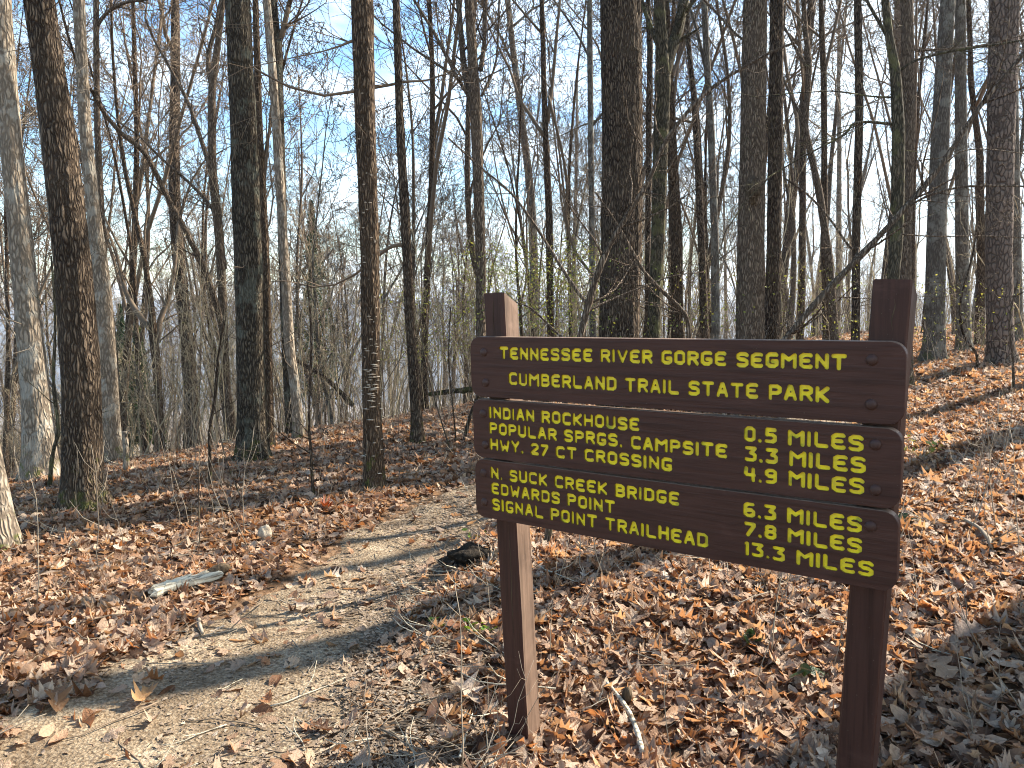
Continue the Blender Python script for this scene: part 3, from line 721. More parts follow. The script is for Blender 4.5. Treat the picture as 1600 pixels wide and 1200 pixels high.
T('leaning_limb_tree', 'tree forking above into two stems with a long limb bending over leftwards', 12.0, [(360, 668, 16), (353, 600, 13), (347, 450, 13), (342, 360, 14), (331, 260, 13), (331, 140, 11), (340, 60, 8), (352, 0, 7)], 'tan', 14, rug=.003, sides=24,
  side=[([(352, 560), (345, 500), (325, 430), (295, 370), (262, 310), (240, 262), (225, 235), (190, 210), (160, 175), (148, 150)], 10, 5, -1.5), ([(331, 270), (318, 230), (300, 175), (290, 150), (262, 100), (240, 60)], 8, 4, .8), ([(352, 420), (340, 330), (300, 290), (260, 255), (235, 230), (215, 210)], 6, 3, .5), ([(331, 135), (322, 90), (338, 40), (345, 0)], 8, 5, .3)])
T('oak_tree', 'big dark trunk with a flared foot standing at the middle left', 8.6, [(395, 722, 54), (394, 690, 46), (391, 550, 42), (388, 400, 41), (380, 200, 38), (371, 0, 35)], 'oak_dark', 20, rug=.012, rfreq=13, flare=.25)
T('slender_tree', 'narrow dark stem touching the right side of the big dark trunk', 9.6, [(420, 700, 16), (420, 600, 13), (415, 400, 12), (405, 200, 11), (399, 0, 9)], 'brown', 15, rug=.004, sides=24)
T('broken_bark_tree', 'slim pale tree with peeling bark low down, right of the big dark trunk', 10.4, [(467, 684, 17), (463, 620, 15), (452, 540, 15), (444, 400, 14), (432, 200, 13), (417, 0, 12)], 'pale', 16, rug=.006, sides=28)
T('snapped_top_tree', 'dark tree with a snapped side stub near the top of the picture', 11.4, [(452, 640, 14), (446, 520, 14), (443, 400, 14), (436, 200, 15), (432, 100, 18), (426, 0, 13)], 'oak_dark', 16, rug=.006, sides=28, side=[([(438, 60), (446, 35), (450, 12)], 9, 7, 0)])
t12 = T('fungus_covered_tree', 'brown trunk dotted with pale bracket fungus standing at the path edge', 7.0, [(587, 786, 34), (585, 740, 31), (580, 600, 27), (578, 400, 28), (571, 200, 30), (566, 0, 33)], 'brown', 17, rug=.008, rfreq=12, flare=.18, side=[([(556, 62), (535, 70), (505, 80)], 5, 2, 0)], twigs=2)
T('dark_slender_tree', 'dark slender trunk just right of the fungus covered tree', 9.3, [(652, 698, 21), (650, 640, 17), (640, 500, 15), (636, 400, 14), (625, 200, 12), (619, 0, 10)], 'oak', 15, rug=.005, sides=32,
  side=[([(630, 128), (600, 133), (560, 142)], 4, 5, 0), ([(628, 128), (665, 126), (690, 118)], 4, 2, 0), ([(640, 380), (612, 385), (590, 400)], 7, 5, .2)])
T('forked_tree', 'straight tree forking high above the left post of the sign', 10.0, [(752, 690, 17), (752, 600, 16), (751, 400, 16), (748, 300, 17), (744, 180, 18), (739, 100, 15), (733, 0, 14)], 'tan', 16, rug=.005, sides=32,
  side=[([(741, 170), (728, 130), (722, 80), (716, 0)], 11, 8, .3), ([(738, 160), (712, 118), (690, 70), (660, 20), (640, -10)], 6, 4, .3), ([(751, 110), (757, 70), (759, 0)], 8, 6, .2), ([(752, 150), (766, 125), (778, 95), (780, 0)], 4, 3, .3), ([(722, 125), (690, 105), (650, 80), (628, 62)], 5, 3, .3)])
T('slender_tree', 'slender tree right of the forked tree, its stem dividing in a narrow V', 13.0, [(862, 640, 13), (860, 500, 11), (858, 333, 11), (852, 200, 9), (849, 100, 8), (848, 0, 7)], 'brown', 14, rug=.003, sides=20, crown_z=5, lev=3, nl=8,
  side=[([(850, 212), (825, 175), (808, 150), (797, 110)], 6, 4, .4), ([(856, 190), (863, 130), (870, 60), (875, 0)], 6, 4, .2), ([(857, 150), (880, 240), (888, 300), (882, 330), (890, 370), (902, 400)], 4, 5, .2)])
T('slender_tree', 'slender grey tree standing close left of the widest trunk', 13.5, [(927, 640, 11), (926, 500, 10), (925, 367, 9), (923, 200, 9), (921, 0, 8)], 'grey', 15, rug=.003, sides=20, crown_z=4, lev=3, nl=9)
T('broad_oak_tree', 'widest trunk in the forest, rough barked, standing behind the middle of the sign', 10.0, [(966, 680, 70), (966, 600, 64), (967, 525, 62), (971, 400, 61), (971, 200, 60), (970, 0, 59)], 'oak', 22, rug=.020, rfreq=19, flare=.2, sides=72, twigs=3)
T('slender_tree', 'thin dark stem between the widest trunk and the mossy forked tree', 12.5, [(1011, 640, 9), (1012, 400, 9), (1014, 200, 9), (1016, 60, 9), (1008, 0, 7)], 'oak', 15, rug=.003, sides=18)
T('mossy_forked_tree', 'dark mossy tree forking into a wide Y near the top of the picture', 10.8, [(1020, 660, 23), (1021, 525, 21), (1027, 400, 20), (1032, 250, 22), (1036, 120, 24), (1034, 70, 18), (1030, 0, 17)], 'mossy', 17, rug=.006, sides=34,
  side=[([(1037, 118), (1045, 85), (1060, 50), (1069, 0)], 21, 15, .2), ([(1030, 75), (1018, 45), (1008, 20), (1003, 0)], 8, 6, .2)], nl=3)
T('slender_tree', 'brown trunk crossing behind the mossy Y shaped tree', 11.8, [(1060, 640, 20), (1058, 500, 18), (1057, 370, 18), (1050, 230, 15), (1046, 120, 12), (1040, 0, 10)], 'brown', 16, rug=.004, sides=28)
T('slender_tree', 'thin dark stem curving up between the mossy tree and the grey one', 14.0, [(1102, 620, 14), (1100, 500, 13), (1097, 400, 12), (1090, 250, 10), (1083, 133, 8), (1070, 30, 6)], 'oak', 14, rug=.003, sides=20, crown_z=4, lev=3, nl=8)
T('slender_tree', 'smooth grey slender tree left of the tree with the dark burl', 12.0, [(1117, 620, 13), (1118, 500, 13), (1117, 370, 12), (1111, 200, 11), (1106, 120, 10), (1100, 0, 9)], 'grey', 15, rug=.002, sides=24, side=[([(1107, 130), (1095, 70), (1080, 20), (1072, -10)], 6, 4, .3)])
t23 = T('burled_tree', 'thick tan trunk with a dark burl halfway up behind the sign', 9.6, [(1171, 680, 50), (1171, 600, 45), (1172, 525, 43), (1173, 400, 40), (1176, 250, 38), (1180, 0, 34)], 'tan', 19, rug=.007, rfreq=15, sides=56, side=[([(1175, 70), (1150, 55), (1120, 20), (1090, -10)], 4, 3, .3)])
T('brown_tree', 'dark brown trunk immediately right of the tree with the burl', 10.2, [(1205, 670, 29), (1206, 525, 25), (1209, 400, 21), (1212, 200, 21), (1214, 0, 20)], 'oak', 17, rug=.006, rfreq=13)
T('slender_tree', 'wavy slender tree bending right as it nears the ground behind the sign', 13.0, [(1306, 600, 15), (1302, 500, 13), (1295, 400, 12), (1280, 300, 11), (1258, 200, 9), (1265, 100, 8), (1252, 0, 7)], 'tan', 14, rug=.003, sides=20, lev=3, crown_z=5, nl=8, side=[([(1258, 195), (1240, 160), (1228, 130), (1222, 118)], 5, 3, .3), ([(1263, 110), (1240, 70), (1225, 40)], 5, 3, .3)])
T('slender_tree', 'slender straight stem just right of the wavy tree, dividing overhead', 14.5, [(1290, 600, 11), (1288, 367, 10), (1288, 200, 9), (1287, 117, 9), (1282, 0, 7)], 'brown', 14, rug=.003, sides=20, lev=3, crown_z=5, nl=9, side=[([(1288, 115), (1298, 70), (1310, 20), (1315, -10)], 5, 4, .3)])
T('dark_slender_tree', 'dark narrow trunk left of the mossy grey tree behind the right post', 11.5, [(1336, 600, 13), (1338, 366, 12), (1343, 166, 12), (1340, 0, 11)], 'oak', 15, rug=.003, sides=24, lev=3, crown_z=5, nl=7)
T('mossy_grey_tree', 'greenish grey tree with an angled joint rising behind the right post', 8.6, [(1392, 620, 19), (1395, 440, 18), (1402, 366, 19), (1404, 200, 18), (1399, 110, 15), (1388, 50, 12), (1383, 0, 11)], 'mossy', 14, rug=.002, sides=32,
  side=[([(1404, 108), (1390, 60), (1360, 10), (1350, -10)], 6, 4, .2), ([(1400, 195), (1360, 190), (1330, 193), (1326, 205), (1310, 216)], 5, 3, .1), ([(1407, 110), (1425, 95), (1480, 80), (1540, 72), (1600, 62)], 4, 3, -.3), ([(1396, 152), (1350, 150), (1300, 142)], 3, 2, .1)])
T('brown_tree', 'brown trunk close behind the greenish grey tree at the right post', 10.5, [(1415, 620, 22), (1414, 500, 20), (1413, 380, 19), (1420, 200, 18), (1417, 0, 17)], 'tan', 16, rug=.005, rfreq=12, side=[([(1415, 75), (1440, 80), (1452, 78)], 5, 3, 0)])
T('grey_barked_tree', 'tall grey trunk with small knot holes, left of its thinner twin', 12.5, [(1460, 545, 32), (1461, 480, 29), (1463, 366, 28), (1472, 150, 23), (1481, 0, 20)], 'grey', 19, rug=.004, sides=40)
T('grey_barked_tree', 'thinner grey trunk between the knot holed tree and the plated pine', 13.5, [(1506, 545, 22), (1505, 480, 20), (1503, 366, 19), (1501, 150, 16), (1501, 0, 14)], 'grey', 18, rug=.003, sides=34)
T('slender_tree', 'dark crooked tree just left of the plated pine', 14.5, [(1530, 540, 14), (1533, 420, 12), (1531, 240, 10), (1517, 130, 8), (1514, 0, 6)], 'brown', 15, rug=.003, sides=22, lev=3, crown_z=4, nl=8)
T('pine_tree', 'pine trunk with cracked plated bark near the right edge', 11.6, [(1566, 566, 44), (1563, 540, 38), (1561, 400, 36), (1564, 200, 37), (1570, 0, 40)], 'pine', 20, rug=.006, rfreq=9, sides=48, flare=.15, side=[([(1575, 75), (1600, 55), (1630, 30)], 5, 4, 0)])
T('grey_barked_tree', 'grey trunk peeking out behind the right side of the plated pine', 15.0, [(1590, 540, 17), (1588, 400, 14), (1585, 200, 12), (1583, 0, 10)], 'grey', 16, rug=.003, sides=22, lev=3, crown_z=5, nl=8)
T('pale_barked_tree', 'foot of a leaning pale tree cut off by the left edge of the view', 5.5, [(8, 866, 52), (-4, 800, 44), (-22, 700, 40), (-70, 400, 36), (-130, 0, 30)], 'pale', 15, rug=.006, flare=.25)

# bracket fungi and a burl
base12 = np.array(t12.location)
V = []; Q = []
rng = np.random.default_rng(3)
def t12pt(py):
    xs = np.interp(py, [0, 200, 400, 600, 740, 786], [566, 571, 578, 580, 585, 587]); ws = np.interp(py, [0, 200, 400, 600, 740, 786], [33, 30, 28, 27, 31, 34]) / 2 / F * 7.0
    return at(xs, py, 7.0) - base12, ws
TV = []; TT = []
for i in range(110):
    py = rng.choice([rng.uniform(480, 740), rng.uniform(60, 480), rng.uniform(560, 640)]); c0, r = t12pt(py)
    a = rng.normal(-PI / 2 + .25, .75); s = rng.uniform(.010, .032) * (1.25 if py > 540 else .75)
    d = np.array([math.cos(a), math.sin(a), 0]); s_ = np.array([-d[1], d[0], 0]); cpt = c0 + d * (r * .96)
    o0 = len(TV); TV.append(cpt + [0, 0, .004]); TV.append(cpt - [0, 0, .008])
    for j in range(7):
        th = PI * j / 6; TV.append(cpt + s_ * math.cos(th) * s + d * math.sin(th) * s * .8 + [0, 0, -.002 + .003 * math.sin(th)])
    for j in range(6): TT.append((o0, o0 + 2 + j, o0 + 3 + j)); TT.append((o0 + 1, o0 + 3 + j, o0 + 2 + j))
fo = link('shelf_fungus', np_mesh('shelf_fungus', TV, None, TT), M['fungus'], t12); fo['kind'] = 'stuff'
fo['label'] = 'small pale bracket fungi up the trunk'
def lump(name, r, seed, sc3=(1, 1, 1), n=14, amp=.35):
    V = []; Q = []; T = []
    for i in range(n + 1):
        th = PI * i / n
        for j in range(n * 2):
            ph = PI * j / n; d = np.array([math.sin(th) * math.cos(ph), math.sin(th) * math.sin(ph), math.cos(th)])
            k_ = 1 + amp * float(fbm(np.array([d[0] * 2 + d[2] * 1.3 + 7]), np.array([d[1] * 2 - d[2] * .7 + 3]), 4, seed)[0]) * 2
            V.append(d * r * k_ * sc3)
    m = n * 2
    for i in range(n):
        for j in range(m): Q.append((i * m + j, i * m + (j + 1) % m, (i + 1) * m + (j + 1) % m, (i + 1) * m + j))
    return np_mesh(name, V, Q)
b23 = at(1178, 297, 9.6 - .165) - np.array(t23.location)
link('burl', lump('burl', .085, 4, (.9, .7, 1.6), amp=.8), M['rot'], t23, b23)

# ------------------------------------------------------------------ near saplings and shrubs with their own shape
def stem_thing(name, label, pix, Ys, mat, side=(), cat='sapling', fine=1.0, nb=10, seed=1, foot=True, group=None, budk=0):
    rng = np.random.default_rng(seed)
    n = len(pix); Yv = np.broadcast_to(Ys, (n,)) if np.ndim(Ys) == 0 else np.array(Ys, float)
    P = np.array([at(p[0], p[1], y) for p, y in zip(pix, Yv)]); R = np.array([p[2] / 2 / F * y for p, y in zip(pix, Yv)])
    base = P[0].copy(); gz = H1(base[0], base[1])
    if foot: base[2] = gz
    loc = P - base
    if foot: loc = np.vstack([[loc[0][0], loc[0][1], -.05], loc[1:]]) if loc[0][2] < .25 else np.vstack([[loc[0][0] * 1.0, loc[0][1], -.05], loc]); 
    if foot and len(loc) > len(R): R = np.r_[R[0], R]
    t = empty(name, base, label, cat, group)
    ks = np.linspace(0, len(loc) - 1, len(loc) * 4); Pf = np.stack([np.interp(ks, np.arange(len(loc)), loc[:, c_]) for c_ in range(3)], 1); Rf = np.interp(ks, np.arange(len(loc)), R)
    for _ in range(4): Pf[1:-1] = (Pf[:-2] + 2 * Pf[1:-1] + Pf[2:]) / 4
    tb = Tubes(); tb.add(Pf, Rf * (1 + .12 * rng.normal(size=len(Rf)).clip(-1, 1)), 8)
    link('trunk', tb.mesh('trunk'), M[mat], t)
    tb = Tubes(); tips = []
    for (pl, w0, w1, y0, y1) in side:
        m = len(pl); P3 = np.array([at(x, y, y0 + (y1 - y0) * i / (m - 1)) for i, (x, y) in enumerate(pl)]) - base
        ks = np.linspace(0, m - 1, m * 4); Pg = np.stack([np.interp(ks, np.arange(m), P3[:, c_]) for c_ in range(3)], 1)
        for _ in range(3): Pg[1:-1] = (Pg[:-2] + 2 * Pg[1:-1] + Pg[2:]) / 4
        Rg = np.linspace(w0, w1, len(Pg)) / 2 / F * (y0 + y1) / 2
        tb.add(Pg, Rg, 6)
        for i in range(5):
            j = rng.integers(2, len(Pg) - 1); l_ = norm(Pg[j + 1] - Pg[j] if j + 1 < len(Pg) else Pg[j] - Pg[j - 1])
            branch(tb, Pg[j], norm(l_ * .7 + perp(l_, rng) * .7), rng.uniform(.25, .7) * fine, Rg[j] * .45, 1, rng, dict(SPEC, rmin=.0013, n=(0, 4, 4)))
    for i in range(nb):
        j = rng.integers(len(Pf) // 4, len(Pf) - 1); l_ = norm(Pf[j + 1] - Pf[j])
        branch(tb, Pf[j], norm(l_ * .55 + perp(l_, rng) * .8), rng.uniform(.3, .9) * fine, max(Rf[j] * .4, .0015), 2 if nb > 4 else 1, rng, dict(SPEC, rmin=.0013, n=(0, 3, 3)))
    if tb.g: link('branch', tb.mesh('branch'), M[mat], t)
    return t
stem_thing('leaning_sapling', 'brown sapling slanting up to the right in front of the forest behind the sign', [(1103, 893, 11), (1112, 840, 11), (1150, 640, 11), (1190, 575, 11), (1232, 524, 10), (1290, 455, 10), (1345, 400, 10), (1412, 328, 9), (1470, 262, 8), (1520, 180, 7), (1560, 130, 6), (1620, 60, 5)], 5.0, 'tan',
  side=[([(1412, 326), (1450, 305), (1500, 291), (1560, 290), (1620, 292)], 4, 3, 5, 4.8), ([(1330, 418), (1345, 385), (1330, 392), (1300, 345), (1262, 302), (1225, 278)], 5, 3, 5, 5.3), ([(1290, 463), (1330, 465), (1352, 466), (1400, 470)], 2, 1.5, 5, 5.2), ([(1240, 522), (1300, 480), (1340, 440)], 2.5, 1.5, 5, 4.8), ([(1408, 366), (1460, 370), (1530, 368), (1610, 372)], 2.5, 1.5, 5, 5.1), ([(1470, 262), (1500, 235), (1540, 232), (1600, 240)], 2.5, 1.5, 5, 5.2)], nb=16, seed=2)
stem_thing('leaning_sapling', 'forked sapling crossing in front of the widest trunk', [(852, 882, 12), (856, 850, 11), (870, 700, 11), (890, 590, 11), (907, 526, 11), (918, 478, 11), (943, 397, 9), (982, 333, 8), (1013, 287, 7), (1033, 233, 7), (1053, 200, 6), (1087, 160, 6), (1120, 130, 5), (1160, 107, 5), (1200, 82, 4), (1260, 60, 3)], 5.2, 'tan',
  side=[([(918, 476), (895, 445), (877, 418), (845, 365), (800, 300), (750, 262), (700, 215)], 6, 3, 5.2, 5.6), ([(920, 485), (950, 470), (1000, 450), (1050, 430), (1100, 425)], 4, 2, 5.2, 5.5), ([(1000, 300), (1040, 305), (1090, 330)], 3, 1.5, 5.2, 5.0), ([(900, 548), (870, 520), (830, 480), (800, 470)], 4, 2, 5.2, 5.5)], nb=14, seed=5)
stem_thing('leaning_sapling', 'arching branchy sapling bending over right of the widest trunk', [(1075, 870, 7), (1078, 640, 7), (1077, 520, 7), (1073, 490, 7), (1035, 455, 6), (1005, 425, 5), (990, 395, 4), (965, 350, 3), (930, 300, 3)], 5.6, 'tan', nb=12, seed=8)
stem_thing('crooked_sapling', 'crooked dark sapling in the leaves between the oak and the big dark trunk', [(328, 757, 6), (328, 715, 6), (327, 667, 5), (333, 640, 5), (337, 613, 5), (340, 560, 4), (350, 500, 3)], 7.3, 'oak', nb=5, seed=11)
stem_thing('crooked_sapling', 'mossy curved sapling in front of the leaning pale tree', [(74, 734, 6), (82, 705, 6), (91, 680, 6), (90, 650, 5), (82, 600, 5), (88, 500, 4), (80, 400, 3)], 7.6, 'mossy', nb=6, seed=12)
stem_thing('crooked_sapling', 'thin dark sapling with a bend standing left of the fungus covered tree', [(491, 790, 5), (487, 740, 5), (486, 700, 5), (482, 670, 4), (484, 607, 4), (488, 520, 3), (480, 440, 2.5)], 6.8, 'oak', nb=7, seed=13)
stem_thing('leaning_stick_sapling', 'short dark leaning stem at the left side of the top board', [(723, 688, 6), (730, 665, 6), (738, 640, 5), (748, 617, 5), (756, 590, 4)], 9.3, 'oak', nb=2, seed=14)
stem_thing('thin_sapling', 'whip thin sapling left of the left sign post near the far leaves', [(714, 690, 2.5), (706, 620, 2.5), (700, 560, 2), (704, 480, 1.8)], 9.2, 'oak', nb=5, seed=15)
stem_thing('thin_sapling', 'bare whip of a sapling right of the fungus covered tree', [(705, 705, 2.5), (690, 660, 2.5), (672, 600, 2), (660, 540, 1.8), (655, 470, 1.5)], 9.0, 'tan', nb=6, seed=16)
stem_thing('thin_sapling', 'very thin upright sapling in the leaves left of the path', [(313, 905, 2.5), (312, 840, 2.3), (310, 770, 2), (312, 700, 1.6)], 5.4, 'tan', nb=3, seed=17)
stem_thing('thin_sapling', 'thin bent sapling in front of the log below the small forked tree', [(385, 800, 2.5), (360, 740, 2.4), (345, 690, 2), (330, 600, 1.8), (300, 520, 1.5)], 6.6, 'tan', nb=4, seed=18)
stem_thing('vine', 'dark hanging vine curving down left of the pine trunk', [(1528, 551, 4), (1512, 538, 4), (1500, 510, 4), (1500, 470, 3.5), (1508, 440, 3), (1520, 400, 3), (1528, 350, 3), (1524, 290, 3)], 11.2, 'oak', nb=4, seed=19, cat='vine')
stem_thing('crooked_sapling', 'forked grey sapling at the right edge above the leaves', [(1585, 600, 4), (1583, 560, 3.5), (1575, 500, 3), (1590, 440, 2.5)], 9.5, 'tan', nb=8, seed=20)
snag_b = ground_at(198, 740)
stem_thing('broken_snag', 'short pale broken stem standing beside the fallen log', [(198, 742, 11), (197, 715, 10), (196, 690, 9), (195, 674, 9)], float(snag_b[1]), 'pale', nb=1, seed=21, cat='snag', fine=.4)

# ------------------------------------------------------------------ woodland behind: many individual trees, meshes shared
VAR = []
def variant(seed, Ht, r0, crown0, nl, mat, fork=False, lev=3, n=(0, 4, 5, 6), wob=.15, rmin=.0055, lean=.02):
    rng = np.random.default_rng(seed); k_ = 14; p = np.zeros(3); d = norm(np.array([rng.normal() * lean, rng.normal() * lean, 1.0])); P = [p + [0, 0, -1.0], p]
    for i in range(k_ - 2):
        d = norm(d + rng.normal(size=3) * wob * .30 * np.array([1, 1, 0]) + np.array([0, 0, .06])); P.append(P[-1] + d * Ht / (k_ - 2))
    P = np.array(P); R = np.array([r0 * (1 - .85 * max(i - 1, 0) / (k_ - 2)) for i in range(k_)]); R[1] *= 1.15; R[0] *= 1.3
    tb = Tubes(); ks = np.linspace(0, k_ - 1, k_ * 3); Pf = np.stack([np.interp(ks, np.arange(k_), P[:, c_]) for c_ in range(3)], 1); Rf = np.interp(ks, np.arange(k_), R)
    for _ in range(3): Pf[1:-1] = (Pf[:-2] + 2 * Pf[1:-1] + Pf[2:]) / 4
    tb.add(Pf, Rf, 9); tm = tb.mesh('trunk'); tm.materials.append(M[mat])
    tc_ = Tubes(); sp = dict(wob=.15, up=.07, rmin=rmin, n=n)
    if fork:
        for s_ in range(rng.integers(1, 3)):
            z = Ht * rng.uniform(.18, .4); j = int(np.searchsorted(Pf[:, 2], z)); a = rng.uniform(0, 2 * PI); e = rng.uniform(.22, .45)
            d = np.array([math.cos(a) * math.sin(e), math.sin(a) * math.sin(e), math.cos(e)])
            FP = [Pf[j]]; 
            for i in range(9): d = norm(d + rng.normal(size=3) * .07 + np.array([0, 0, .09])); FP.append(FP[-1] + d * (Ht - z) * .9 / 9)
            FP = np.array(FP); FR = Rf[j] * .75 * (1 - .85 * np.arange(10) / 9); tc_.add(FP, FR, 7)
            grow_crown(tc_, FP, FR, z + (Ht - z) * .25, max(nl // 2, 3), rng, lev, sp, (.22, .36), (.35, .8))
    grow_crown(tc_, Pf, Rf, Ht * crown0, nl, rng, lev, sp, (.22, .38), (.35, .85))
    cm = tc_.mesh('crown'); cm.materials.append(M['twig_pale'] if mat in ('pale',) else M['twig'] if mat in ('oak', 'brown', 'oak_dark') else M[mat])
    VAR.append((tm, cm, mat, Ht))
variant(101, 17, .15, .42, 9, 'oak'); variant(102, 15, .11, .35, 8, 'tan', True); variant(103, 18, .17, .48, 8, 'grey')
variant(104, 13, .08, .30, 9, 'brown', True); variant(105, 12, .07, .27, 9, 'tan', wob=.25); variant(106, 16, .12, .38, 9, 'pale')
variant(107, 9, .045, .2, 10, 'brown', True, wob=.3, n=(0, 3, 4, 5)); variant(108, 8, .035, .15, 10, 'grey', wob=.35, n=(0, 3, 4, 5)); variant(109, 14, .10, .33, 9, 'brown', True, wob=.22)
print('variants', [(len(a.vertices), len(b.vertices)) for a, b, _, _ in VAR])
KIND = {'oak': 'dark trunked bare tree', 'tan': 'light brown bare tree', 'grey': 'grey trunked bare tree', 'brown': 'brown slender bare tree', 'pale': 'pale trunked bare tree'}
def place_tree(x, y, vi, s, rz, label, group, tilt=(0, 0)):
    tm, cm, mat, Ht = VAR[vi]
    t = empty('forest_tree', (x, y, H1(x, y)), label, 'tree', group, rz)
    t.rotation_euler = (tilt[0], tilt[1], rz); t.scale = (s, s, s)
    for nm, me in (('trunk', tm), ('crown', cm)):
        o = bpy.data.objects.new(nm, me); sc.collection.objects.link(o); o.parent = t
    return t
rng = np.random.default_rng(42)
placed = []
MARKS = [(68, 'leaning pale tree'), (120, 'dark oak'), (163, 'straight grey tree'), (247, 'low forked tree'), (392, 'big dark trunk'), (452, 'peeling pale tree'), (582, 'fungus covered tree'), (645, 'dark slender trunk'), (775, 'left post'),
         (967, 'widest trunk'), (1026, 'mossy Y tree'), (1173, 'burled tree'), (1300, 'wavy tree'), (1385, 'right post'), (1461, 'knot holed tree'), (1563, 'plated pine')]
def where_label(kd, px, Y):
    dep = 'near' if Y < 24 else ('farther back' if Y < 42 else 'far back')
    if px < MARKS[0][0]: return f'{kd} {dep}, left of the {MARKS[0][1]}'
    if px > MARKS[-1][0]: return f'{kd} {dep}, right of the {MARKS[-1][1]}'
    for (a, n_a), (b, n_b) in zip(MARKS[:-1], MARKS[1:]):
        if a <= px <= b: return f'{kd} {dep}, seen between {n_a} and {n_b}'
def zone(px, Y):
    side = 'left' if px < 560 else ('middle' if px < 1050 else 'right')
    dep = 'beyond the clearing' if Y < 24 else ('deeper in the woods' if Y < 42 else 'far down the slope')
    return side, dep
cnt = 0
while cnt < 165:
    Yd = 14.5 + 62 * rng.uniform() ** 1.25; px = rng.uniform(-60, 1660)
    x = (px - CX) / F * Yd; ok = True
    if any((x - a) ** 2 + (Yd - b) ** 2 < (1.1 if Yd < 30 else 1.4) ** 2 for a, b in placed): continue
    if px < 120 and Yd < 16: continue
    if px < 760 and Yd < 34 and rng.uniform() < .45: continue
    placed.append((x, Yd)); cnt += 1
    vi = int(rng.choice(9, p=[.11, .13, .09, .13, .12, .10, .11, .10, .11] if Yd > 26 else [.03, .13, .03, .19, .19, .05, .14, .12, .12]))
    side, dep = zone(px, Yd); kd = KIND[VAR[vi][2]]
    small = VAR[vi][3] < 10
    where = {'left': 'left of the fungus covered tree', 'middle': 'between the fungus and mossy Y trees', 'right': 'right of the mossy Y tree'}[side]
    kd2 = kd.replace('bare tree', 'bare young tree') if small else kd
    place_tree(x, Yd, vi, rng.uniform(.8, 1.2), rng.uniform(0, 6.28), where_label(kd2, px, Yd), 'bare trees in the woods beyond the clearing', (rng.normal() * .022, rng.normal() * .022))
# slender understorey trees with spreading tops, mostly down the slope at the left
rng = np.random.default_rng(77); cnt = 0
while cnt < 48:
    Yd = rng.uniform(15, 40); px = rng.uniform(-40, 1000) if cnt < 38 else rng.uniform(1000, 1640); x = (px - CX) / F * Yd
    if any((x - a) ** 2 + (Yd - b) ** 2 < .9 for a, b in placed): continue
    placed.append((x, Yd)); cnt += 1; vi = int(rng.choice([4, 6, 7, 3, 6])); side, dep = zone(px, Yd); kd = KIND[VAR[vi][2]].replace('bare tree', 'understorey tree')
    where = {'left': 'left of the fungus covered tree', 'middle': 'between the fungus and mossy Y trees', 'right': 'right of the mossy Y tree'}[side]
    place_tree(x, Yd, vi, rng.uniform(.75, 1.15), rng.uniform(0, 6.28), where_label(kd, px, Yd), 'bare trees in the woods beyond the clearing', (rng.normal() * .07, rng.normal() * .07))
# trees standing out of frame towards the sun, whose shade falls on the leaves
variant(110, 15, .42, .62, 5, 'oak', lean=.004, wob=.06)
variant(111, 17, .20, .75, 4, 'brown', lean=.004, wob=.06)
for i, (x, y, vi, s) in enumerate([(7.9, 6.42, 9, 1), (7.05, 5.12, 9, 1), (7.0, 4.35, 9, .95), (6.9, 8.3, 10, 1.15), (8.3, 10.6, 10, .8)]):
    place_tree(x, y, vi, s, i * 1.7, 'bare tree standing beyond the right edge of the view', 'bare trees beyond the right edge')

# evergreens far behind
def evergreen(label, px, Y, Ht, w_, seed):
    rng = np.random.default_rng(seed); x = (px - CX) / F * Y; base = np.array([x, Y, H1(x, Y)])
    t = empty('evergreen_tree', base, label, 'tree'); tb = Tubes(); tb.add(np.array([(0, 0, -.5), (0.05, 0, Ht * .5), (0, 0, Ht)]), [.12, .08, .01], 7); link('trunk', tb.mesh('trunk'), M['brown'], t)
    n = 5200; z = Ht * (1 - .75 * rng.uniform(size=n) ** .8); a = rng.uniform(0, 2 * PI, n); layer = (np.sin(z * 3.2 + np.round(a * 1.3) * 2.1) * .5 + .5)
    rr = w_ * (1.02 - z / Ht) * (.25 + .75 * layer * rng.uniform(size=n) ** .5)
    C_ = np.c_[rr * np.cos(a), rr * np.sin(a), z - rr * .25]; D1 = rng.normal(size=(n, 3)); D1 /= np.linalg.norm(D1, axis=1)[:, None]; D2 = np.cross(D1, rng.normal(size=(n, 3))); D2 /= np.linalg.norm(D2, axis=1)[:, None]
    s = .12; V = np.stack([C_ + D1 * s, C_ - D1 * s * .5 + D2 * s * .22, C_ - D1 * s * .5 - D2 * s * .22], 1).reshape(-1, 3)
    link('crown', np_mesh('crown', V, None, np.arange(3 * n).reshape(-1, 3), False), M['evergreen'], t)
evergreen('dark green evergreen showing between bare trunks left of the fungus covered tree', 492, 30, 10.0, 2.0, 1)
evergreen('low green evergreen far off behind the straight pale grey tree', 190, 34, 7.5, 1.5, 2)
evergreen('small green evergreen right of the straight pale grey tree, deep in the thicket', 215, 22, 4.5, 1.1, 3)

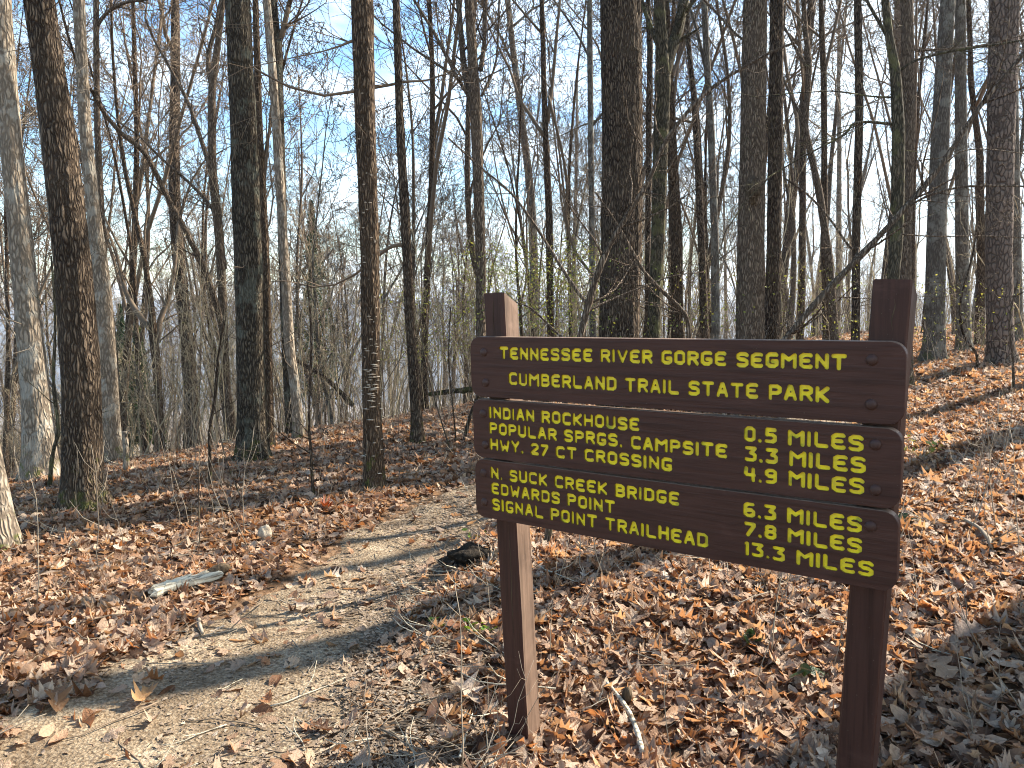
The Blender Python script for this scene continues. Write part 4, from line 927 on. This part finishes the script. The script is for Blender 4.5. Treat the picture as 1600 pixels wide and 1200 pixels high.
# ------------------------------------------------------------------ stuff: thicket, leaf litter, twigs, crumbs (instanced by geometry nodes)
def lib(name): return bpy.data.collections.new(name)
def scatter(name, label, P, rot, scl, coll, group=None):
    me = bpy.data.meshes.new(name); me.vertices.add(len(P)); me.vertices.foreach_set('co', np.asarray(P, np.float32).ravel())
    for nm, ty, arr, pr in (('rot', 'FLOAT_VECTOR', rot, 'vector'), ('scl', 'FLOAT', scl, 'value')):
        at_ = me.attributes.new(nm, ty, 'POINT'); at_.data.foreach_set(pr, np.asarray(arr, np.float32).ravel())
    idxs = RNG.integers(0, len(coll.objects), len(P)).astype(np.int32)
    at_ = me.attributes.new('vi', 'INT', 'POINT'); at_.data.foreach_set('value', idxs)
    o = bpy.data.objects.new(name, me); sc.collection.objects.link(o); tag(o, label, None, None, 'stuff')
    ng = bpy.data.node_groups.new(name, 'GeometryNodeTree'); ng.interface.new_socket('Geometry', in_out='INPUT', socket_type='NodeSocketGeometry'); ng.interface.new_socket('Geometry', in_out='OUTPUT', socket_type='NodeSocketGeometry')
    N = ng.nodes; gi = N.new('NodeGroupInput'); go = N.new('NodeGroupOutput'); ip = N.new('GeometryNodeInstanceOnPoints'); ci = N.new('GeometryNodeCollectionInfo')
    ci.inputs['Collection'].default_value = coll; ci.inputs['Separate Children'].default_value = True; ci.inputs['Reset Children'].default_value = True
    ip.inputs['Pick Instance'].default_value = True
    def na(nm, ty):
        x = N.new('GeometryNodeInputNamedAttribute'); x.data_type = ty; x.inputs['Name'].default_value = nm; return x.outputs['Attribute']
    e2r = N.new('FunctionNodeEulerToRotation'); L = ng.links
    L.new(na('rot', 'FLOAT_VECTOR'), e2r.inputs[0]); L.new(e2r.outputs[0], ip.inputs['Rotation']); L.new(na('scl', 'FLOAT'), ip.inputs['Scale']); L.new(na('vi', 'INT'), ip.inputs['Instance Index'])
    L.new(gi.outputs[0], ip.inputs['Points']); L.new(ci.outputs[0], ip.inputs['Instance']); L.new(ip.outputs[0], go.inputs[0])
    md = o.modifiers.new('scatter', 'NODES'); md.node_group = ng
    return o
def leaf_mesh(kind, seed, n=9):
    if kind == 'oak': n = 15
    if kind == 'oval': n = 8
    """unit leaf, about 1 long along y, lobed outline, curled"""
    rng = np.random.default_rng(seed); t = np.linspace(0, 1, n)
    if kind == 'oak':
        env = np.sin(PI * np.clip(t * .90 + .08, 0, 1)) ** .8 * .33; ph = rng.uniform(-.5, .5)
        wl_ = env * (.74 + .32 * np.cos(2 * PI * t * 3.2 + ph + PI)) * rng.uniform(.88, 1.12, n); wr_ = env * (.74 + .32 * np.cos(2 * PI * t * 3.2 - ph + PI)) * rng.uniform(.88, 1.12, n)
        yl = t + .03 * np.cos(2 * PI * t * 3.2 + PI)
    elif kind == 'oval':
        env = np.sin(PI * np.clip(t * .96 + .02, 0, 1)) ** .8 * .24; wl_ = env * rng.uniform(.95, 1.05, n); wr_ = env * rng.uniform(.95, 1.05, n); yl = t.copy()
    else:  # maple
        env = np.array([.06, .42, .20, .50, .22, .36, .14, .10, .01])[:n]; wl_ = env * rng.uniform(.9, 1.1, n); wr_ = env * rng.uniform(.9, 1.1, n); yl = t + np.array([-.05, -.08, 0, .16, 0, .12, 0, 0, .0])[:n]
    cx = rng.uniform(-1.2, 3.2); cy = rng.uniform(-1.8, 2.2); tw = rng.uniform(-1.3, 1.3)
    V = []
    mid = np.c_[0.04 * np.sin(t * 3 + seed), t - .5, 0 * t]
    L = np.c_[mid[:, 0] - wl_, yl - .5, 0 * t]; R = np.c_[mid[:, 0] + wr_, yl - .5, 0 * t]
    V = np.vstack([mid, L, R])
    x, y = V[:, 0], V[:, 1]
    V[:, 2] = cx * x ** 2 + cy * .35 * y ** 2 + tw * x * y * .8 + .035 * np.sin(x * 17 + seed) * np.cos(y * 13 + seed * 2) + .012 * rng.normal(size=len(V))
    V[:, 2] -= V[:, 2].mean()
    Q = []
    for i in range(n - 1):
        Q.append((i, i + 1, n + i + 1, n + i)); Q.append((i + 1, i, 2 * n + i, 2 * n + i + 1))
    # stalk
    b = len(V); V = np.vstack([V, [(-.008, -.5, V[0][2]), (.008, -.5, V[0][2]), (.015, -.68, V[0][2] + .04)]])
    return np_mesh('leaf', V, Q, [(b, b + 1, b + 2)], True)
def leaf_coll(name, kinds, mat, seed0=0):
    c_ = lib(name)
    for i, kd in enumerate(kinds):
        me = leaf_mesh(kd, seed0 + i * 3 + 1); me.materials.append(mat); c_.objects.link(bpy.data.objects.new(name + '_leaf', me))
    return c_
LC = leaf_coll('litter', ['oak'] * 8 + ['oval'] * 5 + ['maple'] * 2, M['leaf'])
CC = leaf_coll('crumb', ['oval', 'oak', 'oval', 'oval', 'oak'], M['crumb'], 50)
def gnormal_rot(x, y, tilt_sd, rng):
    n = len(x); return np.c_[rng.normal(size=n) * tilt_sd, rng.normal(size=n) * tilt_sd, rng.uniform(0, 2 * PI, n)]
def wedge(n, y0, y1, rng, mx=.80, pad=.6):
    y = np.sqrt(rng.uniform(y0 ** 2, y1 ** 2, n)); return rng.uniform(-1, 1, n) * (y * mx + pad), y
rng = np.random.default_rng(5)
xs, ys, ls = [], [], []
for (n, y0, y1) in ((23000, 1.6, 5.0), (40000, 5.0, 10), (36000, 10, 18), (26000, 18, 32)):
    x, y = wedge(n, y0, y1, rng); xs.append(x); ys.append(y)
x = np.concatenate(xs); y = np.concatenate(ys)
pd = path_dist(x, y); pe = .52 + .35 * fbm(x * 1.7, y * 1.7, 3, 21) + .30 * np.clip((4.4 - y) / 2, 0, 1)
# the trodden middle stays nearly bare, its far left edge and the banks are strewn
keep = (pd > pe) | (rng.uniform(size=len(x)) < .05 + .35 * np.clip((pd - .40) / .3, 0, 1) ** 2)
# worn dark soil on the bank right of the path
bank = np.exp(-((x + .50) / .42) ** 2 - ((y - 3.0) / 1.1) ** 2); keep &= rng.uniform(size=len(x)) > bank * 1.0
x, y = x[keep], y[keep]
lay = rng.uniform(size=len(x)) ** 1.5; z = H(x, y) + .006 + lay * .035 + .03 * np.maximum(fbm(x * 2.2, y * 2.2, 3, 77), 0)
sc_l = rng.uniform(.050, .125, len(x)) * np.where(y > 10, 1.15, 1)
scatter('leaf_litter', 'brown and tan fallen leaves covering the forest floor', np.c_[x, y, z], gnormal_rot(x, y, .38, rng), sc_l, LC)
# crumbs on the path and thinly elsewhere
n = 46000; ti = rng.integers(0, NPA, n); off = rng.normal(size=n) * .42 * (1 + .6 * np.clip((4.4 - PC[ti, 1]) / 2, 0, 1))
off = np.clip(off, -1.5, 1.5)
x = PC[ti, 0] + N_[ti, 0] * off + rng.normal(size=n) * .03; y = PC[ti, 1] + N_[ti, 1] * off + rng.normal(size=n) * .03
ok = (y > 1.3); x, y = x[ok], y[ok]; patch = fbm(x * 1.1, y * 1.1, 3, 55); ok = rng.uniform(size=len(x)) < np.clip(.58 + patch * 3.0, .06, 1) * (1 - .9 * np.exp(-((x + 1.0) / .33) ** 2 - ((y - 3.6) / .75) ** 2)); x, y = x[ok], y[ok]
nb_ = 9000; xb = rng.normal(-.5, .30, nb_); yb = rng.uniform(1.6, 5.2, nb_); x = np.r_[x, xb]; y = np.r_[y, yb]
scatter('leaf_crumbs', 'crushed bits of leaf and bark on the trodden path', np.c_[x, y, H(x, y) + .013 + rng.uniform(size=len(x)) * .006], gnormal_rot(x, y, .2, rng), rng.uniform(.008, .042, len(x)) , CC)
# twigs
TC = lib('twiglib')
for i in range(6):
    r_ = np.random.default_rng(900 + i); tb = Tubes(); p = np.zeros(3); d = np.array([1.0, 0, 0]); pts = [p]
    for j in range(5): d = norm(d + r_.normal(size=3) * .22 * np.array([.3, 1, .5])); p = p + d * .2; pts.append(p)
    tb.add(pts, np.linspace(.011, .005, 6), 5)
    if i % 2: tb.add([pts[2], pts[2] + norm(d + [0, .8, .2]) * .3, pts[2] + norm(d + [0, .9, .4]) * .5], [.008, .006, .004], 4)
    me = tb.mesh('twig'); me.materials.append(M['dead'] if i in (1,) else M['twig_pale'] if i % 2 else M['twig']); TC.objects.link(bpy.data.objects.new('twig_piece', me))
x, y = wedge(2600, 1.8, 14, rng); pd = path_dist(x, y)
scatter('twig_litter', 'small fallen twigs lying in the leaves', np.c_[x, y, H(x, y) + rng.uniform(.02, .05, len(x)) - .015 * (pd < .5)], np.c_[rng.normal(size=(len(x), 2)) * .12, rng.uniform(0, 6.28, len(x))], rng.uniform(.10, .45, len(x)), TC)
# rootlets on the bank right of the path
x = rng.normal(-.35, .22, 420); y = rng.uniform(2.3, 5.2, 420)
scatter('rootlets', 'thin grey rootlets on the bare bank beside the path', np.c_[x, y, H(x, y) + .02], np.c_[rng.normal(size=(420, 2)) * .25, rng.uniform(0, 6.28, 420)], rng.uniform(.12, .34, 420), TC)
# thicket of saplings
SC_ = lib('sapling_lib')
for i in range(7):
    r_ = np.random.default_rng(300 + i); tb = Tubes(); Ht = r_.uniform(2.6, 5.5); P = [np.array([0, 0, -.3])]; d = np.array([r_.normal() * .08, r_.normal() * .08, 1.0])
    for j in range(8): d = norm(d + r_.normal(size=3) * .09); P.append(P[-1] + d * Ht / 8)
    P = np.array(P); R = np.linspace(.017, .005, 9) * r_.uniform(.8, 1.3); tb.add(P, R, 4)
    grow_crown(tb, P, R, Ht * .15, 7, r_, 2, dict(wob=.15, up=.09, rmin=.0035, n=(0, 3, 3)), (.16, .32), (.3, .95))
    me = tb.mesh('sapling'); me.materials.append(M['thicket'] if i % 3 else M['twig']); SC_.objects.link(bpy.data.objects.new('sapling_piece', me))
n = 5000; Yd = 11.5 + 66 * rng.uniform(size=n) ** 1.5; px = rng.uniform(-120, 1720, n); x = (px - CX) / F * Yd
edge = np.where(x < 0, 12.8 + 1.15 * (x + 2.1), 15.2 + .85 * x); edge = np.maximum(edge, 9.0)
dens = np.clip((Yd - edge + 1.5) / 4.0, 0.03, 1); ok = rng.uniform(size=n) < dens * np.where(x < -1, .62, .85); x, Yd = x[ok], Yd[ok]; print('thicket', len(x))
scatter('undergrowth', 'dense thicket of thin bare saplings beyond the clearing', np.c_[x, Yd, H(x, Yd)], np.c_[rng.normal(size=(len(x), 2)) * .10, rng.uniform(0, 6.28, len(x))], rng.uniform(.45, 1.15, len(x)) * np.where(x < -1, .82, 1), SC_)
# low sprigs and dead stalks in the clearing
ST = lib('stalk_lib')
for i in range(5):
    r_ = np.random.default_rng(700 + i); tb = Tubes(); P = [np.zeros(3)]; d = np.array([r_.normal() * .2, r_.normal() * .2, 1.0])
    for j in range(5): d = norm(d + r_.normal(size=3) * .15); P.append(P[-1] + d * .2)
    tb.add(P, np.linspace(.0045, .002, 6), 3)
    for j in range(4):
        q = P[r_.integers(2, 5)]; dd = norm(np.array([r_.normal(), r_.normal(), .8])); tb.add([q, q + dd * .12, q + norm(dd + [0, 0, .4]) * .26], [.0025, .002, .0012], 3)
    me = tb.mesh('stalk'); me.materials.append(M['twig_pale']); ST.objects.link(bpy.data.objects.new('stalk_piece', me))
x, y = wedge(1500, 2.6, 18, rng); ok = path_dist(x, y) > .75; x, y = x[ok], y[ok]
scatter('dead_stalks', 'thin dry stalks standing up out of the leaves', np.c_[x, y, H(x, y)], np.c_[rng.normal(size=(len(x), 2)) * .25, rng.uniform(0, 6.28, len(x))], rng.uniform(.25, .95, len(x)), ST)
# spring buds: pale green specks on the understorey
BC = leaf_coll('bud', ['oval', 'oval', 'oval'], M['bud'], 80)
def buds(n, px0, px1, py0, py1, y0, y1, seed, spread):
    r_ = np.random.default_rng(seed); P = []
    for i in range(n // 14):
        Yq = r_.uniform(y0, y1); c_ = at(r_.uniform(px0, px1), r_.uniform(py0, py1), Yq)
        if c_[2] < H1(c_[0], c_[1]) + .25: continue
        P.append(c_ + r_.normal(size=(14, 3)) * spread * [1.4, 1.2, .35])
    return np.vstack(P)
PB = np.vstack([buds(4200, 740, 940, 380, 520, 9, 15, 1, .24), buds(1300, 600, 760, 450, 560, 10, 17, 2, .22), buds(800, 1040, 1350, 420, 520, 9, 15, 3, .2), buds(500, 1420, 1600, 440, 530, 9, 15, 4, .2), buds(1300, 160, 560, 500, 620, 14, 24, 5, .3)])
scatter('spring_leaves', 'tiny pale green spring leaves on the thin branches', PB, RNG.uniform(-1.2, 1.2, (len(PB), 3)) * [1, 1, 3], RNG.uniform(.018, .045, len(PB)), BC)

# ------------------------------------------------------------------ things lying on the ground
def log_thing(name, label, pix, mat, cat, lift=0.0, nb=2, seed=1, Yfix=None, sides=10):
    rng = np.random.default_rng(seed)
    P = np.array([ground_at(p[0], p[1]) if Yfix is None else at(p[0], p[1], Yfix) for p in pix]); R = np.array([p[2] / 2 / F * q[1] for p, q in zip(pix, P)])
    P[:, 2] = np.where(Yfix is None, H(P[:, 0], P[:, 1]) + R * .75 + .012 + lift, P[:, 2]); base = P[0].copy(); loc = P - base
    ks = np.linspace(0, len(loc) - 1, len(loc) * 4); Pf = np.stack([np.interp(ks, np.arange(len(loc)), loc[:, c_]) for c_ in range(3)], 1); Rf = np.interp(ks, np.arange(len(loc)), R) * (1 + .1 * rng.normal(size=len(ks)).clip(-1, 1))
    for _ in range(2): Pf[1:-1] = (Pf[:-2] + 2 * Pf[1:-1] + Pf[2:]) / 4
    tb = Tubes(); tb.add(Pf, Rf, sides)
    for i in range(nb):
        j = rng.integers(2, len(Pf) - 2); d = norm(Pf[j + 1] - Pf[j]); nd = norm(d * .6 + perp(d, rng) * .6 + np.array([0, 0, .4])); tb.add([Pf[j], Pf[j] + nd * rng.uniform(.1, .3)], [Rf[j] * .4, Rf[j] * .2], 5)
    o = link(name, tb.mesh(name), M[mat], None, base); tag(o, label, cat); return o
log_thing('fallen_log', 'long thin grey log lying across the leaves behind the dark oak', [(150, 722, 6), (205, 712, 7), (283, 702, 8), (330, 697, 7), (372, 690, 6)], 'twig_pale', 'log', .02, 3, 1)
log_thing('fallen_branch', 'dark curved branch on the leaves just left of the big dark trunk', [(296, 714, 3), (325, 703, 4), (345, 697, 4), (368, 688, 5)], 'oak', 'branch', .01, 2, 2)
log_thing('fallen_branch', 'dead branch with a drooping end right of the big dark trunk', [(405, 672, 4), (430, 668, 5), (467, 666, 5), (495, 673, 4), (512, 684, 3)], 'oak', 'branch', .05, 3, 3)
log_thing('leaning_dead_trunk', 'dark dead trunk leaning in the thicket left of the fungus covered tree', [(552, 634, 8), (520, 600, 7), (490, 578, 7), (462, 562, 6)], 'oak', 'dead tree', 0, 3, 4, Yfix=13.5)
log_thing('fallen_log', 'dark mossy log lying in brush beside the left end of the top board', [(670, 616, 7), (700, 612, 8), (740, 608, 9), (790, 606, 9)], 'oak_dark', 'log', 0, 5, 5, Yfix=14.2)
log_thing('stick', 'short curved pale stick at the left edge of the path', [(311, 976, 5), (312, 986, 6), (317, 998, 5)], 'twig_pale', 'stick', .01, 0, 6)
log_thing('stick', 'pale barkless stick in the leaves between the two posts', [(948, 1082, 5), (965, 1103, 7), (983, 1130, 8), (995, 1160, 9), (1004, 1196, 11)], 'dead', 'stick', .03, 1, 7)
log_thing('root', 'pale curling root on the bare bank left of the sign', [(648, 1136, 3), (634, 1148, 4), (636, 1170, 4), (652, 1188, 4), (668, 1190, 4)], 'twig_pale', 'root', .005, 0, 8)
log_thing('stick', 'thin straight pale stick beside the foot of the left post', [(738, 1127, 3), (728, 1160, 4), (718, 1198, 4)], 'dead', 'stick', .02, 0, 9)
log_thing('stick', 'crooked twig lying far down the path on bare dirt', [(694, 862, 3), (700, 850, 4), (706, 845, 3), (722, 843, 2)], 'twig', 'stick', .01, 1, 10)
log_thing('stick', 'weathered grey stick on the leaves right of the sign', [(1500, 820, 4), (1530, 838, 6), (1545, 858, 8), (1548, 868, 8)], 'twig_pale', 'stick', .03, 1, 12)
log_thing('stick', 'dark bent stick among shaded leaves at the lower right', [(1480, 1082, 3), (1520, 1110, 4), (1560, 1128, 4), (1600, 1146, 4)], 'twig', 'stick', .03, 2, 13)
# split piece of bleached wood
P0 = ground_at(236, 944); P1 = ground_at(341, 910); L = float(np.linalg.norm((P1 - P0)[:2])); az = math.atan2(P1[1] - P0[1], P1[0] - P0[0])
t = empty('wood_chunk', (P0[0], P0[1], H1(P0[0], P0[1]) + .055), 'bleached split piece of wood lying in the leaves left of the path', 'wood', None, az)
bm = bmesh.new(); rng = np.random.default_rng(6); rings = []
for i in range(19):
    f = i / 18; x_ = L * f; wv = .052 * (1 - .35 * abs(f - .55)) * (1 + .14 * rng.normal() * .5); hv = .030 * (1 + .2 * rng.normal() * .5)
    if i == 0: wv *= .45; hv *= .5
    rings.append([bm.verts.new((x_ + rng.normal() * .008, c0 * wv + .015 * math.sin(f * 5), s0 * hv + rng.normal() * .003 + .012)) for c0, s0 in ((-1, -.6), (-1.0, .3), (-.5, .95), (.1, .7), (.55, 1.0), (1, .2), (.9, -.6), (0, -.9))])
for r0, r1 in zip(rings[:-1], rings[1:]):
    for j in range(8): bm.faces.new((r0[j], r0[(j + 1) % 8], r1[(j + 1) % 8], r1[j]))
bm.faces.new(rings[0]); bm.faces.new(rings[-1]); bmesh.ops.recalc_face_normals(bm, faces=bm.faces)
me = bpy.data.meshes.new('split_wood'); bm.to_mesh(me); bm.free(); link('split_wood', me, M['dead'], t)
link('bark_end', lump('bark_end', .05, 8, (1.5, 1.0, .7), 8), M['rot'], t, (L + .02, .02, .02))
# low rotten stump beside the path, behind the left post
P0 = ground_at(740, 893)
t = empty('mossy_stump', (P0[0], P0[1] + .12, H1(P0[0], P0[1] + .12)), 'low dark rotten stump on the path bank touching the left post from behind', 'stump')
k = NT('black_rot'); co = k.n('ShaderNodeTexCoord').outputs['Object']; gg = k.noise(co, 25.0, 5, .6)
M['black_rot'] = k.surf(k.pbr(k.ramp(gg, [(0.4, (0.010, 0.008, 0.006)), (0.7, (0.05, 0.038, 0.026))]), 0.95, k.bump(gg, 0.03), 0.1))
link('stump_body', lump('stump_body', .15, 12, (1.25, .9, .6), 20, .75), M['black_rot'], t, (0, 0, .02)); link('hollow_rim', lump('hollow_rim', .07, 15, (1.5, .8, .5), 12, .6), M['black_rot'], t, (-.06, -.07, .09))
P0 = ground_at(414, 845)
tag(link('pale_stone', lump('pale_stone', .055, 21, (.9, .8, 1.3), 10, .4), M['stone'], None, (P0[0], P0[1], H1(P0[0], P0[1]) + .045)), 'small pale upright stone on the leaves at the left side of the path', 'stone')
P0 = ground_at(980, 1107)
tag(link('dark_cone', lump('dark_cone', .03, 23, (.75, .75, 1.3), 10, .5), M['rot'], None, (P0[0], P0[1], H1(P0[0], P0[1]) + .06)), 'small dark rotten cone leaning on the pale barkless stick', 'cone')
# single big leaves that stand out
for i, (px, py, s, kd, lab, c_) in enumerate([
    (226, 1101, .15, 'oak', 'tan lobed leaf lying flat on the path at the lower left', (.45, .27, .12)),
    (472, 957, .13, 'maple', 'pale star shaped leaf alone in the middle of the path', (.52, .42, .32)),
    (738, 1102, .15, 'maple', 'big pale star shaped leaf left of the foot of the left post', (.58, .47, .36)),
    (1278, 1005, .15, 'oak', 'bright orange curled leaf left of the right post', (.50, .20, .05)),
    (712, 990, .11, 'oak', 'reddish brown leaf on the bank by the small green seedlings', (.26, .11, .05)),
    (1462, 1060, .20, 'oak', 'large curled tan leaf in the shade right of the right post', (.36, .25, .16)),
    (1520, 1000, .20, 'oak', 'large pale brown leaf arched over the shaded leaves at the right', (.34, .24, .17)),
    (90, 1105, .17, 'oak', 'orange brown leaf half in the tree shadow at the lower left', (.30, .16, .07)),
    (510, 797, .14, 'maple', 'dark red leaf standing up at the far left edge of the path', (.24, .06, .02)),
    (548, 800, .12, 'oak', 'rust red leaf beside the foot of the fungus covered tree', (.26, .07, .03))]):
    me = leaf_mesh(kd, 400 + i); kk = leafmat('leaf_single', [(0, c_), (1, c_)]); me.materials.append(kk); P0 = ground_at(px, py)
    o = link('fallen_leaf', me, None, None, (P0[0], P0[1], H1(P0[0], P0[1]) + .055)); o.rotation_euler = (.25 * math.sin(i * 2.1) + (.9 if i == 8 else 0), .2 * math.cos(i), i * 1.9); o.scale = (s, s, s); tag(o, lab, 'leaf')
# green seedlings
def seedling(label, px, py, n, s, mat, seed, hgt):
    rng = np.random.default_rng(seed); P0 = ground_at(px, py); t = empty('seedling', (P0[0], P0[1], H1(P0[0], P0[1])), label, 'plant')
    tb = Tubes(); ends = []
    for i in range(n):
        a = rng.uniform(0, 6.28); e = np.array([math.cos(a) * rng.uniform(.2, 1) * hgt, math.sin(a) * rng.uniform(.2, 1) * hgt, hgt * rng.uniform(.5, 1.1)]); tb.add([(0, 0, 0), e * [.4, .4, .6], e], [.0016, .0013, .001], 3); ends.append(e)
    link('stem', tb.mesh('stem'), M['green'], t); lm = leaf_mesh('oval', seed); lm.materials.append(M[mat])
    for e in ends:
        o = link('leaf', lm, None, t, e); o.scale = (s, s, s); o.rotation_euler = (rng.normal() * .6, rng.normal() * .6, rng.uniform(0, 6.28))
seedling('bright green seedlings on the bank close left of the left post', 745, 1000, 12, .045, 'green', 3, .09)
seedling('smaller green seedlings further from the post on the path bank', 685, 985, 8, .035, 'green', 4, .06)
seedling('tiny bright green plant just above the dark rotten stump', 741, 846, 6, .05, 'green', 5, .08)
seedling('upright dark green leaves in the sunlit litter left of the right post', 1258, 1070, 3, .12, 'dark_green', 6, .08)
seedling('green leaves low in the sunny litter beneath the bottom board', 1178, 1010, 4, .09, 'dark_green', 7, .06)
seedling('dark green leaf pair in the sunny leaves right of the sign', 1418, 822, 3, .09, 'dark_green', 8, .06)
seedling('yellow green sprouting plant at the ground right of the right post', 1440, 720, 14, .06, 'bud', 9, .18)

# ------------------------------------------------------------------ air

HAZE = True
if HAZE:
    me = box_mesh('haze', -2650, 2650, -420, 2650, -156, 45)
    k = NT('thin_haze'); v = k.n('ShaderNodeVolumePrincipled', {'Color': (0.75, 0.85, 1.0, 1), 'Density': 0.0004, 'Anisotropy': 0.3})
    k.t.links.new(v.outputs[0], k.out.inputs['Volume']); me.materials.append(k.m)
    tag(link('haze', me), kind='stuff')
